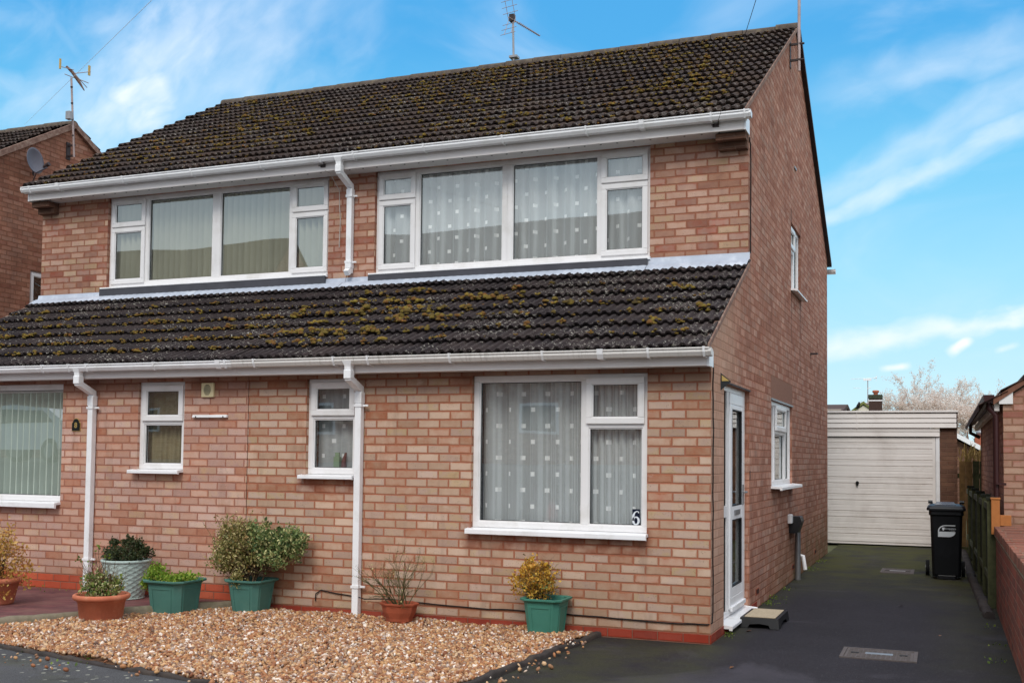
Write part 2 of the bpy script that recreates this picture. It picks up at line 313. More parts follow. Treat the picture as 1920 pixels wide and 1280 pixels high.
simple('metal_pole', g(168, 150, 146), .45, .15, 12., metal=.4)
simple('metal_dark', g(58, 48, 48), .6, .1)
simple('plastic_black', g(20, 21, 24), .42, .15, 9., spec=.45, dirt=g(54, 52, 50), dirt_amt=.4, dscale=5.)
simple('bin_black', g(13, 15, 20), .4, .15, 5., .2, 200., spec=.45, dirt=g(40, 42, 46), dirt_amt=.35, dscale=4.)
simple('bin_lid_top', g(60, 62, 72), .22, .1, 5., spec=.8)
simple('print_white', g(214, 220, 226), .5, .03)
simple('print_gold', g(190, 160, 96), .4, .05, metal=.5)
simple('plaque_black', g(18, 20, 22), .35, .05)
simple('plaque_navy', g(18, 24, 44), .35, .05)
simple('vent_cream', g(214, 200, 160), .6, .05)
simple('cable_black', g(24, 20, 20), .6)
simple('cable_white', g(190, 184, 178), .6)
simple('wire_pale', g(245, 247, 250), .3)
simple('terracotta', g(186, 108, 80), .85, .14, 8., .3, 90., dirt=g(208, 150, 120), dirt_amt=.5, dscale=6.)
simple('terracotta_dark', g(160, 82, 56), .85, .14, 8., .3, 90., dirt=g(120, 62, 44), dirt_amt=.5, dscale=9.)
simple('pot_green', g(72, 116, 106), .6, .12, 7., .15, 90., dirt=g(92, 128, 116), dirt_amt=.5, dscale=6.)
simple('pot_green_new', g(66, 124, 108), .55, .08, 7., .1, 90., dirt=g(60, 104, 90), dirt_amt=.3, dscale=6.)
simple('pot_lattice', g(172, 188, 182), .7, .12, 9., .2, 90., dirt=g(120, 132, 122), dirt_amt=.4, dscale=8.)
simple('soil', g(46, 34, 28), .95, .3, 30., 1., 60.)
simple('stem_brown', g(92, 74, 54), .85, .2, 20.)
simple('stem_green', g(84, 80, 50), .8, .25, 20.)
simple('concrete', g(126, 116, 98), .95, .2, 12., .8, 60., dirt=g(78, 82, 50), dirt_amt=.6, dscale=7.)
simple('kerb_dark', g(58, 52, 50), .9, .25, 12., .8, 60., dirt=g(98, 84, 70), dirt_amt=.5, dscale=5.)
simple('iron_cover', g(92, 84, 82), .7, .2, 20., .5, 60., dirt=g(70, 60, 50), dirt_amt=.6, dscale=9.)
simple('timber_old', g(74, 76, 50), .9, .3, 16., .6, 60., dirt=g(50, 52, 36), dirt_amt=.7, dscale=9.)
simple('timber_dark', g(34, 38, 28), .9, .3, 16., .6, 60.)
simple('timber_new', g(172, 108, 58), .75, .12, 20., .3, 60.)
simple('timber_board', g(134, 104, 66), .85, .25, 14., .4, 60.)
simple('dish_grey', g(98, 98, 108), .5, .06, 9.)
simple('garage_white', g(234, 228, 224), .5, .03, 2., spec=.3, dirt=g(178, 166, 158), dirt_amt=.35, dscale=1.8)
simple('gutter_brown', g(58, 30, 30), .45, .1)
simple('chimney_brick', g(70, 52, 46), .9, .2, 20., .4, 60.)
simple('chimney_pot', g(168, 96, 72), .8, .1)
simple('chimney_cap', g(62, 66, 52), .9, .3, 30.)
simple('roof_far', g(78, 60, 54), .9, .25, 14., .6, 40.)
simple('verge_brown', g(122, 84, 68), .9, .2, 12.)
simple('roof_moss_green', g(112, 116, 66), .9, .25, 14.)
simple('render_cream', g(214, 206, 190), .9, .06)
simple('bird_black', g(24, 20, 20), .6)
simple('grass_straw', g(176, 150, 96), .9, .2, 30.)
simple('car_white', g(240, 240, 244), .25, .01, spec=.6)
simple('car_glass', g(16, 20, 24), .08, .02, spec=.8)
simple('car_red', g(150, 20, 24), .3)
simple('tyre', g(20, 20, 22), .8)
simple('room_dark', g(70, 60, 54), .95, .1)
simple('curtain_toy_red', g(190, 90, 90), .8)
simple('ornament_green', g(140, 160, 130), .6)
simple('ornament_brown', g(110, 64, 60), .6)
simple('carpet_step', g(176, 160, 136), .95, .2, 60., .6, 150.)
# tarmac
def tarmac(name, base, mossfun=None, spots=False):
    mt, T = newmat(name); P = T.pos(); x, y, z = T.xyz(P)
    n = T.noise(P, 110., 4., .85); c = T.mix(1., base, T.cmb(*[T.mr(n, .3, .7, .35, 1.75)] * 3), 'MULTIPLY')
    c = T.mix(T.math('MULTIPLY', T.math('LESS_THAN', T.vor(P, 46.), .13), .4), c, g(140, 136, 136))
    c = T.mix(T.math('MULTIPLY', T.mr(T.noise(P, .55, 5., .6, 1.), .52, .62, 0., .35, True), 1.), c, g(84, 80, 88))
    c = T.mix(T.math('MULTIPLY', T.math('LESS_THAN', T.math('ABSOLUTE', T.math('SUBTRACT', T.noise(P, .8, 3., .6, 1.5), .5)), .0035), .35), c, g(24, 22, 24))
    b = T.mr(T.noise(P, 1.3, 5., .6), .3, .7, .82, 1.2); c = T.mix(1., c, T.cmb(b, b, b), 'MULTIPLY')
    if mossfun: c = mossfun(T, c, x, y, P)
    if spots:
        q = T.noise(P, 30., 3., .6); sp = T.math('LESS_THAN', T.math('ADD', T.vor(T.vmul(P, (1., 1., 1.)), 13.), T.math('MULTIPLY', q, .22)), .30)
        c = T.mix(T.math('MULTIPLY', sp, T.mr(T.noise(P, 1.7, 2.), .42, .55, 0., .75)), c, g(176, 176, 160))
    T.put(T.b.inputs['Base Color'], c); T.b.inputs['Roughness'].default_value = .85; T.b.inputs['Specular IOR Level'].default_value = .25
    T.put(T.b.inputs['Normal'], T.bump(n, .8, .004)); return mt
def mossdrive(T, c, x, y, P):
    wl = T.math('ADD', T.math('MULTIPLY', T.mr(y, 3.2, 7.2, 0., 1.3), 1.), T.math('MULTIPLY', T.mr(x, 1.5, 2.2, 0., .5), T.mr(y, -1., 1.5, .6, 1.)))
    wl = T.math('MAXIMUM', wl, T.mr(x, .30, .03, 0., .55)); n = T.mr(T.noise(P, 1.9, 6., .65), .32, .66, 0., 1.)
    k = T.math('MULTIPLY', T.math('MULTIPLY', wl, n), 1.05, clamp=True)
    return T.mix(k, c, T.mix(T.noise(P, 40., 3.), g(50, 52, 24), g(76, 76, 38)))
tarmac('tarmac_drive', g(38, 35, 40), mossdrive)
tarmac('tarmac_neighbour', g(74, 74, 76), lambda T, c, x, y, P: T.mix(T.mr(T.noise(P, 2., 5., .65), .5, .7, 0., .5), c, g(70, 72, 50)), True)
tarmac('road', g(84, 84, 86))
simple('ground_earth', g(96, 98, 70), .95, .3, 3., .5, 20.)
simple('gravel_bed', g(112, 82, 60), .95, .3, 40., 1., 90.)
mt, T = newmat('paving_red'); P = T.pos(); x, y, z = T.xyz(P)
br = T.node('ShaderNodeTexBrick'); T.put(br.inputs['Vector'], P); br.inputs['Scale'].default_value = 1.; br.inputs['Brick Width'].default_value = .21; br.inputs['Row Height'].default_value = .105
br.inputs['Mortar Size'].default_value = .004; br.inputs['Color1'].default_value = g(112, 66, 68); br.inputs['Color2'].default_value = g(92, 56, 60); br.inputs['Mortar'].default_value = g(70, 52, 48)
c = T.mix(T.mr(T.noise(P, 3.5, 6., .65), .4, .7, 0., .6), br.outputs[0], g(128, 92, 84)); T.put(T.b.inputs['Base Color'], c); T.b.inputs['Roughness'].default_value = .85
T.put(T.b.inputs['Normal'], T.bump(br.outputs[1], .5, -.004))
# pebbles: one colour per stone
mt, T = newmat('pebble'); ri = T.node('ShaderNodeNewGeometry').outputs['Random Per Island']
c = T.ramp(ri, [(0., g(122, 74, 50)), (.14, g(160, 104, 70)), (.3, g(184, 134, 90)), (.43, g(136, 98, 76)), (.56, g(200, 154, 104)), (.68, g(206, 174, 138)), (.77, g(112, 80, 68)), (.85, g(240, 226, 212)), (.93, g(186, 150, 124)), (1., g(84, 64, 58))])
T.put(T.b.inputs['Base Color'], T.mix(1., c, T.cmb(*[T.mr(T.noise(T.pos(), 90., 2.), .3, .7, .82, 1.12)] * 3), 'MULTIPLY')); T.b.inputs['Roughness'].default_value = .6
# roof tiles
def tilemat(name, c0, c1, lich, lamt, brown, worn):
    mt, T = newmat(name); P = T.pos(); x, y, z = T.xyz(P)
    tid = T.white(T.cmb(T.math('FLOOR', T.math('DIVIDE', x, .264)), T.math('FLOOR', T.math('DIVIDE', z, .1285)), 3.))
    c = T.mix(tid, c0, c1); c = T.mix(T.mr(T.noise(P, 3., 5., .65), .42, .68, 0., brown), c, worn)
    f = T.mr(T.noise(P, 150., 3., .7), .25, .75, .65, 1.35); c = T.mix(1., c, T.cmb(f, f, f), 'MULTIPLY')
    sp = T.noise(T.vmul(P, (1., 1., 1.)), 34., 4., .7); reg = T.mr(T.noise(P, 1.4, 3.), .38, .62, .0, 1.)
    k = T.math('MULTIPLY', T.math('GREATER_THAN', T.math('ADD', sp, T.math('MULTIPLY', reg, .07)), lich), lamt)
    c = T.mix(k, c, T.mix(T.noise(P, 20., 2.), g(196, 190, 182), g(150, 146, 128)))
    T.put(T.b.inputs['Base Color'], c); T.b.inputs['Roughness'].default_value = .85; T.b.inputs['Specular IOR Level'].default_value = .2
    T.put(T.b.inputs['Normal'], T.bump(T.noise(P, 120., 4., .7), .6, .004)); return mt
tilemat('tile_lower', g(40, 34, 36), g(54, 46, 46), .662, .8, .3, g(76, 62, 57))
tilemat('tile_upper', g(48, 40, 39), g(66, 54, 50), .655, .65, .5, g(84, 64, 48))
simple('ridge_tile', g(84, 74, 66), .95, .35, 12., .9, 60., dirt=g(128, 116, 88), dirt_amt=.6, dscale=14.)
mt, T = newmat('moss'); P = T.pos(); ri = T.node('ShaderNodeNewGeometry').outputs['Random Per Island']
ri = T.math('ADD', T.math('MULTIPLY', ri, .45), T.mr(T.noise(P, 5., 3., .6), .32, .68, 0., .55)); c = T.ramp(ri, [(0., g(64, 54, 32)), (.25, g(90, 74, 36)), (.42, g(116, 100, 42)), (.56, g(106, 70, 38)), (.72, g(132, 116, 48)), (.86, g(128, 84, 44)), (1., g(96, 62, 38))])
T.put(T.b.inputs['Base Color'], T.mix(1., c, T.cmb(*[T.mr(T.noise(P, 160., 3., .7), .3, .7, .6, 1.4)] * 3), 'MULTIPLY')); T.b.inputs['Roughness'].default_value = 1.
T.put(T.b.inputs['Normal'], T.bump(T.noise(P, 220., 3.), 1., .006))
# leaves
def leafmat(name, stops, trans=.25, rough=.5):
    mt, T = newmat(name); ri = T.node('ShaderNodeNewGeometry').outputs['Random Per Island']; c = T.ramp(ri, stops)
    T.put(T.b.inputs['Base Color'], c); T.b.inputs['Roughness'].default_value = rough; T.b.inputs['Specular IOR Level'].default_value = .35
    tr = T.node('ShaderNodeBsdfTranslucent'); T.put(tr.inputs[0], c); mx = T.node('ShaderNodeMixShader'); mx.inputs[0].default_value = trans
    T.l.new(T.b.outputs[0], mx.inputs[1]); T.l.new(tr.outputs[0], mx.inputs[2]); T.l.new(mx.outputs[0], T.n['Material Output'].inputs[0])
leafmat('leaf_dark', [(0., g(36, 46, 28)), (.5, g(58, 72, 40)), (.85, g(74, 84, 50)), (1., g(96, 78, 50))])
leafmat('leaf_lime', [(0., g(88, 122, 38)), (.5, g(132, 164, 56)), (.85, g(166, 186, 76)), (1., g(176, 170, 84))], .35)
leafmat('leaf_varieg', [(0., g(82, 88, 46)), (.35, g(128, 126, 66)), (.6, g(164, 150, 92)), (.8, g(218, 206, 150)), (1., g(146, 108, 62))], .25)
leafmat('leaf_varieg_green', [(0., g(62, 86, 50)), (.4, g(104, 124, 72)), (.7, g(144, 158, 96)), (.88, g(226, 220, 160)), (1., g(130, 118, 72))], .25)
leafmat('leaf_gold', [(0., g(150, 118, 40)), (.3, g(210, 166, 60)), (.6, g(238, 198, 92)), (.85, g(206, 136, 60)), (1., g(86, 92, 44))], .3)
leafmat('leaf_orange', [(0., g(150, 98, 44)), (.3, g(204, 156, 84)), (.6, g(226, 186, 112)), (.8, g(170, 150, 60)), (1., g(190, 110, 60))], .3)
leafmat('leaf_mixed', [(0., g(66, 84, 40)), (.35, g(104, 126, 54)), (.6, g(150, 160, 84)), (.8, g(206, 200, 150)), (1., g(128, 88, 60))], .3)
leafmat('leaf_weed', [(0., g(70, 92, 34)), (.6, g(112, 136, 50)), (1., g(140, 150, 70))], .3)
leafmat('blossom', [(0., g(206, 186, 172)), (.5, g(238, 226, 216)), (1., g(250, 244, 238))], .5, .8)
simple('twig_pale', g(150, 120, 104), .9, .2, 5.)
# glass: a real pane with a double-glazed mirror share
mt, T = newmat('glass'); T.n.remove(T.b)
ge = T.node('ShaderNodeNewGeometry'); vd = T.node('ShaderNodeVectorMath', operation='DOT_PRODUCT'); T.put(vd.inputs[0], ge.outputs['Incoming']); T.put(vd.inputs[1], ge.outputs['Normal'])
ct = T.math('ABSOLUTE', vd.outputs['Value']); fac = T.math('MULTIPLY_ADD', T.math('POWER', T.math('SUBTRACT', 1., ct), 4.), .78, .20, clamp=True)
bn = T.bump(T.noise(T.pos(), .9, 1.), .06, .05)
gl = T.node('ShaderNodeBsdfGlossy'); gl.inputs['Roughness'].default_value = .01; gl.inputs[0].default_value = (.95, 1., 1., 1); T.put(gl.inputs['Normal'], bn)
tp = T.node('ShaderNodeBsdfTransparent'); tp.inputs[0].default_value = (.92, .935, .925, 1)
mx = T.node('ShaderNodeMixShader'); T.put(mx.inputs[0], fac); T.l.new(tp.outputs[0], mx.inputs[1]); T.l.new(gl.outputs[0], mx.inputs[2]); T.l.new(mx.outputs[0], T.n['Material Output'].inputs[0])
# net curtain with woven squares
mt, T = newmat('net_curtain'); P = T.pos(); x, y, z = T.xyz(P)
cx = T.math('DIVIDE', x, .225); cz = T.math('DIVIDE', z, .14); rowp = T.math('MULTIPLY', T.math('FLOORED_MODULO', T.math('FLOOR', cz), 2.), .5)
fx = T.math('ABSOLUTE', T.math('SUBTRACT', T.math('FRACT', T.math('ADD', cx, rowp)), .5)); fz = T.math('ABSOLUTE', T.math('SUBTRACT', T.math('FRACT', cz), .5))
sq = T.math('LESS_THAN', T.math('MAXIMUM', T.math('MULTIPLY', fx, 1.6), fz), .135)
hem = T.math('LESS_THAN', T.math('FRACT', T.math('ADD', T.math('MULTIPLY', z, 0.), 0.)), -1.)
T.put(T.b.inputs['Base Color'], T.mix(sq, g(228, 231, 232), g(255, 255, 255))); T.b.inputs['Roughness'].default_value = .9
tp = T.node('ShaderNodeBsdfTransparent'); tl = T.node('ShaderNodeBsdfTranslucent'); tl.inputs[0].default_value = g(214, 222, 220)
m1 = T.node('ShaderNodeMixShader'); m1.inputs[0].default_value = .03; T.l.new(T.b.outputs[0], m1.inputs[1]); T.l.new(tl.outputs[0], m1.inputs[2])
m2 = T.node('ShaderNodeMixShader'); nx_, ny_, nz_ = T.xyz(T.node('ShaderNodeNewGeometry').outputs['Normal']); op = T.mr(T.math('ABSOLUTE', ny_), .45, 1., .98, .58)
T.put(m2.inputs[0], T.math('MAXIMUM', op, sq)); T.l.new(tp.outputs[0], m2.inputs[1]); T.l.new(m1.outputs[0], m2.inputs[2]); T.l.new(m2.outputs[0], T.n['Material Output'].inputs[0])
simple('blind_slat', g(190, 189, 170), .8, .06, 5.)
simple('blind_slat_grey', g(196, 208, 196), .8, .06, 5.)
simple('curtain_brown', g(150, 138, 108), .9, .1, 9.)
# ------------------------------------------------------------------ ground, road, paving (the setting)
def sheet(name, pts, z, mat, th=.0):
    mb = MB(); mb.add([(x, y, z) for x, y in pts], [tuple(range(len(pts)))]); return struct(mb.build(name, mat))
sheet('ground', [(-400, -200), (400, -200), (400, 900), (-400, 900)], -.03, 'ground_earth')
mb = MB(); mb.add([(-80, -9.8, -.02), (80, -9.8, -.02), (80, -12.5, 1.2), (-80, -12.5, 1.2), (-80, -60, 1.25), (80, -60, 1.25)], [(0, 3, 2, 1), (3, 4, 5, 2)]); struct(mb.build('road', 'road'))
sheet('driveway', [(-9, -9.6), (2.6, -9.6), (2.6, 14), (0.0, 14), (0.0, 0.0), (-4.4, 0), (-4.4, -2), (-9, -2.2)], -.004, 'tarmac_drive')
sheet('driveway', [(-16, -9.6), (-5.2, -9.6), (-1.9, -3.06), (-3.69, -2.68), (-4.95, -2.42), (-5.9, -2.2), (-16, -1.4)], .002, 'tarmac_neighbour')
# raised red block paving in front of the left house
PAVE = [(-12, -1.9), (-5.62, -1.98), (-5.36, -1.35), (-4.95, -.62), (-4.52, .05), (-12, .05)]
mb = MB(); mb.prism([(x, y) for x, y in PAVE], 'z', -.02, .072); struct(mb.build('pavement', 'paving_red'))
# ------------------------------------------------------------------ window builder
def light(mb, tf, a, b, z0, z1, o0, o1, fw):
    mb.box(a, b, o0, o1, z0, z0 + fw, tf); mb.box(a, b, o0, o1, z1 - fw, z1, tf); mb.box(a, a + fw, o0, o1, z0 + fw, z1 - fw, tf); mb.box(b - fw, b, o0, o1, z0 + fw, z1 - fw, tf)
def bead(mb, tf, a, b, z0, z1, o):
    w_ = .012; light(mb, tf, a, b, z0, z1, o - .018, o, w_)
def make_window(parent, tf, u0, u1, z0, z1, lights, rec=.04, fo=.05, sill=None, side=None, name='window', seal=True, vents=False):
    """lights: (a,b,z0,z1,opens) tile the frame opening; rec = set-back of the frame face"""
    o1 = -rec; mb = MB(); sfo = fo if side is None else side
    mb.box(u0, u1, o1 - .065, o1, z0, z0 + fo, tf); mb.box(u0, u1, o1 - .065, o1, z1 - fo, z1, tf)
    mb.box(u0, u0 + sfo, o1 - .065, o1, z0 + fo, z1 - fo, tf); mb.box(u1 - sfo, u1, o1 - .065, o1, z0 + fo, z1 - fo, tf)
    bars = set()
    for a, b, c, d, op in lights:
        for e in (a, b):
            if u0 + .03 < e < u1 - .03: bars.add(('v', round(e, 3), round(c, 3), round(d, 3)))
        for e in (c, d):
            if z0 + .03 < e < z1 - .03: bars.add(('h', round(e, 3), round(a, 3), round(b, 3)))
    mv = {}
    for k, e, c, d in bars:
        if k == 'v': o_ = mv.get(e, (c, d)); mv[e] = (min(o_[0], c), max(o_[1], d))
    bars = {b for b in bars if b[0] == 'h'} | {('v', e, *r_) for e, r_ in mv.items()}
    for k, e, c, d in bars:
        if k == 'v': mb.box(e - .03, e + .03, o1 - .063, o1 - .002, max(c, z0 + fo), min(d, z1 - fo), tf)
        else: mb.box(max(c + .03, u0 + sfo), min(d - .03, u1 - sfo), o1 - .061, o1 - .003, e - .025, e + .025, tf)
    w_ = mb.build(name, 'upvc', parent, bevel=.004)
    for a, b, c, d, op in lights:
        A = a + (.03 if a > u0 + .03 else sfo); B = b - (.03 if b < u1 - .03 else sfo); Cc = c + (.025 if c > z0 + .03 else fo); Dd = d - (.025 if d < z1 - .03 else fo)
        if op:
            ms = MB(); e = .018; A_, B_, C_, D_ = A - e, B + e, Cc - e, Dd + e
            light(ms, tf, A_, B_, C_, D_, o1 + .001, o1 + .020, .052); light(ms, tf, A_ + .05, B_ - .05, C_ + .05, D_ - .05, o1 - .02, o1 + .012, .012)
            if op == 'vent': ms.box(A_ + .03, B_ - .06, o1 + .02, o1 + .032, D_ - .036, D_ - .018, tf)
            s_ = ms.build('sash', 'upvc', w_, bevel=.005)
            A, B, Cc, Dd = A_ + .052, B_ - .052, C_ + .052, D_ - .052; par = w_; og = o1 - .004
        else:
            mb2 = MB(); light(mb2, tf, A, B, Cc, Dd, o1 - .03, o1 - .012, .010); mb2.build('bead', 'upvc', w_); og = o1 - .035; par = w_
        ms = MB(); light(ms, tf, A + .001, B - .001, Cc + .001, Dd - .001, og - .006, og + .003, .014 if not op else .013); ms.build('seal', 'seal_black', par)
        mg = MB(); mg.add([tf(A + .002, og, Cc + .002), tf(B - .002, og, Cc + .002), tf(B - .002, og, Dd - .002), tf(A + .002, og, Dd - .002)], [(0, 1, 2, 3)]); mg.build('pane', 'glass', par)
    if sill:
        a, b, dep, th = sill; ms = MB()
        prof = [(-rec - .05, z0 + .002), (dep, z0 - .014), (dep, z0 - th), (dep - .02, z0 - th), (dep - .02, z0 - .028), (-rec - .05, z0 - .022)]
        n = len(prof); vs = [tf(a, o, z) for o, z in prof] + [tf(b, o, z) for o, z in prof]
        ms.add(vs, [(i, (i + 1) % n, (i + 1) % n + n, i + n) for i in range(n)] + [tuple(range(n)), tuple(range(n, 2 * n))[::-1]]); ms.build('sill', 'upvc_bright', w_, bevel=.003)
    return w_
RA, RB = .507, .575           # slopes of the lower and upper roofs
lowz = lambda y: 2.452 + RA * y
uppz = lambda y: 4.77 + RB * (y - 1.5) if y < 5.45 else 4.77 + RB * 3.95 - RB * (y - 5.45)
top_low = lambda y: lowz(y) - .016 if y < 1.785 else uppz(y) - .03
PX = -4.45
HL = lambda hs: [(a, b, c - .022, d) for a, b, c, d in hs]
# ---- tiles
def tiles(name, mat, parent, x0, x1, y0, zf, n, gauge, slope, sgn=1, pitch=.088, tile=3, seed=1, verge=None):
    r_ = np.random.default_rng(seed); th = math.atan(slope); cs, sn = math.cos(th), math.sin(th); step = pitch / 6
    V = []; F = []; base = 0; nt = int(math.ceil((x1 - x0) / (pitch * tile)))
    prof = np.array([0., .08, .9, 1., .9, .08, 0.]) * .022
    for k in range(n):
        off = (k % 2) * .0
        for t in range(nt):
            xa = x0 + t * pitch * tile; xs = xa + np.arange(tile * 6 + 1) * step; xs = np.minimum(xs, x1)
            if xs[-1] - xs[0] < .01: continue
            h = np.tile(prof[:-1], tile); h = np.append(h, prof[0])
            js, jh, jt = r_.normal(0, .004), abs(r_.normal(0, .003)), r_.normal(0, .0025)
            s0 = k * gauge + js; s1 = (k + 1) * gauge + .05 + js; jx = np.linspace(-jt, jt, len(xs))
            rows = [(s0 + .10, .010 + h * .9), (s0 + .006, .022 + h + jh + jx), (s0, .045 + h + jh + jx), (s1, .006 + h * .9 + jh * .4)]
            for s_, hh in rows:
                V.append(np.stack([xs, y0 + sgn * (s_ * cs - hh * sn), zf + s_ * sn + hh * cs], 1))
            m_ = len(xs)
            for a, b in ((0, 1), (1, 2), (2, 3)):
                i = np.arange(m_ - 1); q = np.stack([base + a * m_ + i, base + a * m_ + i + 1, base + b * m_ + i + 1, base + b * m_ + i], 1)
                F.append(q if sgn > 0 else q[:, ::-1])
            base += 4 * m_
    return npobj(name, np.concatenate(V), np.concatenate(F), mat, parent, smooth=False)
def gutter(parent, x0, x1, yf, zt, mat, clips, ends=(True, True), union=()):
    """square-line gutter in front of fascia face yf, top at zt"""
    a = [(yf - .108, zt), (yf - .100, zt - .010), (yf - .102, zt - .034), (yf - .082, zt - .064), (yf - .02, zt - .068), (yf - .008, zt - .016), (yf - .012, zt - .016), (yf - .024, zt - .062), (yf - .079, zt - .058), (yf - .096, zt - .034), (yf - .092, zt - .010), (yf - .094, zt - .004)]
    mb = MB(); n = len(a); vs = [(x0, y, z) for y, z in a] + [(x1, y, z) for y, z in a]
    mb.add(vs, [(i, (i + 1) % n, (i + 1) % n + n, i + n) for i in range(n)])
    mb.box(x0, x1, yf - .111, yf - .094, zt - .009, zt + .002)
    outer = a[:6]
    for e, on in ((x0, ends[0]), (x1, ends[1])):
        if on: mb.prism([(y + (-.004 if y < yf - .06 else 0), z + .003) for y, z in outer], 'x', e - .012, e + .012)
    gt = mb.build('gutter', mat, parent)
    for c in clips:
        wd = .05 if c in union else .018; mc = MB(); p = [(yf - .117, zt + .006), (yf - .109, zt - .036), (yf - .086, zt - .073), (yf, zt - .077), (yf, zt - .070), (yf - .082, zt - .067), (yf - .102, zt - .034), (yf - .110, zt + .006)]
        mc.prism(p, 'x', c - wd / 2, c + wd / 2); mc.box(c - wd / 2, c + wd / 2, yf - .116, yf - .086, zt + .001, zt + .007); mc.build('bracket', 'upvc_bright', gt)
    return gt
def downpipe(parent, x, yout, zout, ywall, zbend, zbot, clips, shoe=False):
    s = .032; mb = MB()
    mb.tube([(x, yout, zout + .02), (x, yout, zout - .03), (x, yout, zout - .135), (x, ywall, zbend), (x, ywall, zbend - .1)], [.05, s, s, s, s], square=True)
    mb.box(x - .036, x + .036, ywall - .036, ywall + .036, zbend - .13, zbend - .03)
    mb.box(x - .036, x + .036, yout - .036, yout + .036, zout - .14, zout - .06)
    mb.box(x - s, x + s, ywall - s, ywall + s, zbot, zbend - .13)
    if shoe:
        mb.box(x - .037, x + .037, ywall - .037, ywall + .037, zbot + .05, zbot + .12)
    d = mb.build('downpipe', 'upvc_bright', parent, bevel=.006)
    if shoe:
        m2 = MB(); m2.tube([(x, ywall, zbot + .06), (x, ywall - .01, zbot + .03), (x, ywall - .06, zbot - .01)], [s, s, s * .9], square=True); m2.build('shoe', 'upvc_bright', d)
        m2 = MB(); m2.box(x - .022, x + .022, ywall - s - .004, ywall - s, zbot + .01, zbot + .05); m2.build('outlet', 'vent_dark', d)
    for z in clips:
        mc = MB(); mc.box(x - .04, x + .04, ywall - .039, ywall + .02, z - .012, z + .012); mc.box(x + .04, x + .085, ywall - .002, ywall + .012, z - .009, z + .009); mc.box(x + .062, x + .07, ywall - .006, ywall - .002, z - .004, z + .004); mc.build('bracket', 'upvc_bright', d)
    return d
def flashing(parent, segs):
    mb = MB()
    for x0, x1, zt in segs:
        n = int((x1 - x0) / .0147); xs = np.linspace(x0, x1, n)
        hh = .020 * (np.sin((xs) / .088 * 2 * PI) * .5 + .5)
        rows = [[(x, 1.772, zt) for x in xs], [(x, 1.762, lowz(1.762) + .062) for x in xs], [(x, 1.70, lowz(1.70) + .070 + h * .3) for x, h in zip(xs, hh)], [(x, 1.615, lowz(1.615) + .054 + h) for x, h in zip(xs, hh)], [(x, 1.612, lowz(1.612) + .045 + h) for x, h in zip(xs, hh)]]
        vs = [p for r in rows for p in r]
        mb.add(vs, [(r * n + i, r * n + i + 1, (r + 1) * n + i + 1, (r + 1) * n + i) for r in range(4) for i in range(n - 1)], True)
    return mb
def box_eaves(parent, x0, x1, yf, yw, zb, zt, vents, cap=None):
    mb = MB(); mb.box(x0, x1, yf, yf + .018, zb, zt); f = mb.build('fascia', 'fascia_white', parent, bevel=.003)
    if cap is not None:
        mc = MB(); mc.box(min(cap), max(cap), yf - .003, yw - .02, zb - .004, zt); mc.build('end_cap', 'upvc_bright', f, bevel=.003)
    mb = MB(); mb.box(x0, x1, yf + .018, yw, zb + .006, zb + .016); sf = mb.build('soffit', 'soffit_white', parent)
    if vents:
        x = x0 + .12
        while x < x1 - .1: mv = MB(); mv.box(x - .008, x + .008, yf + .05, yf + .062, zb + .002, zb + .007); x += .17; mv.build('vent_hole', 'vent_dark', sf)
# ------------------------------------------------------------------ house number 6
H6 = thing('house', 'semi-detached brick house number 6 with net curtains and the white glazed side door', 'house', (0, 0, 0), 'pair of semi-detached houses')
H8 = thing('house', 'attached left half of the brick pair, number 8, with vertical blinds at its windows', 'house', (-8.9, 0, 0), 'pair of semi-detached houses')
hw6 = (-2.107, -.527, .862, 2.185); hs6 = (-3.80, -3.27, 1.30, 2.185)
hs8 = (-5.765, -5.20, 1.32, 2.185); hb8 = (-8.37, -6.742, .965, 2.185)
hu6 = (-4.105, -.975, 3.50, 4.625); hu8 = (-7.85, -4.695, 3.52, 4.625)
mb = MB(); wall(mb, FRONT(0), PX + .004, -.0004, .075, lambda u: 2.33, HL([hw6, hs6]), .22); mb.build('wall', 'brick_front', H6)
mb = MB(); wall(mb, FRONT(1.785), PX + .004, -.0004, 3.2, lambda u: 4.85, HL([hu6]), .22); mb.build('wall', 'brick_upper', H6)
sd_ = (.56, 1.86, .085, 2.13); sw = (3.30, 5.0, 1.195, 2.13); su = (4.95, 5.90, 3.60, 4.43)
mb = MB(); wall(mb, SIDE(0), .004, 9.4, .0, top_low, HL([sd_, sw, su]), .24, extra=(1.785, 5.45)); mb.build('wall', 'brick_side', H6)
mb = MB(); mb.box(PX, .006, -.006, .2, -.05, .0735); mb.box(-.2, .0065, .2, .615, -.05, .0735); mb.box(-.2, .004, .615, 2.3, -.05, .072); mb.build('plinth', 'brick_plinth', H6, bevel=.004)
mb = MB(); mb.box(PX - .11, PX + .003, .26, 9.15, 0, 2.38); mb.box(PX - .11, PX + .003, 2.1, 9.15, 2.61, 4.6); mb.box(PX, -.25, 9.15, 9.398, 0, 4.65); mb.box(PX, -.25, 1.0, 9.1, 2.42, 2.6); mb.build('inner_wall', 'room_dark', H6)
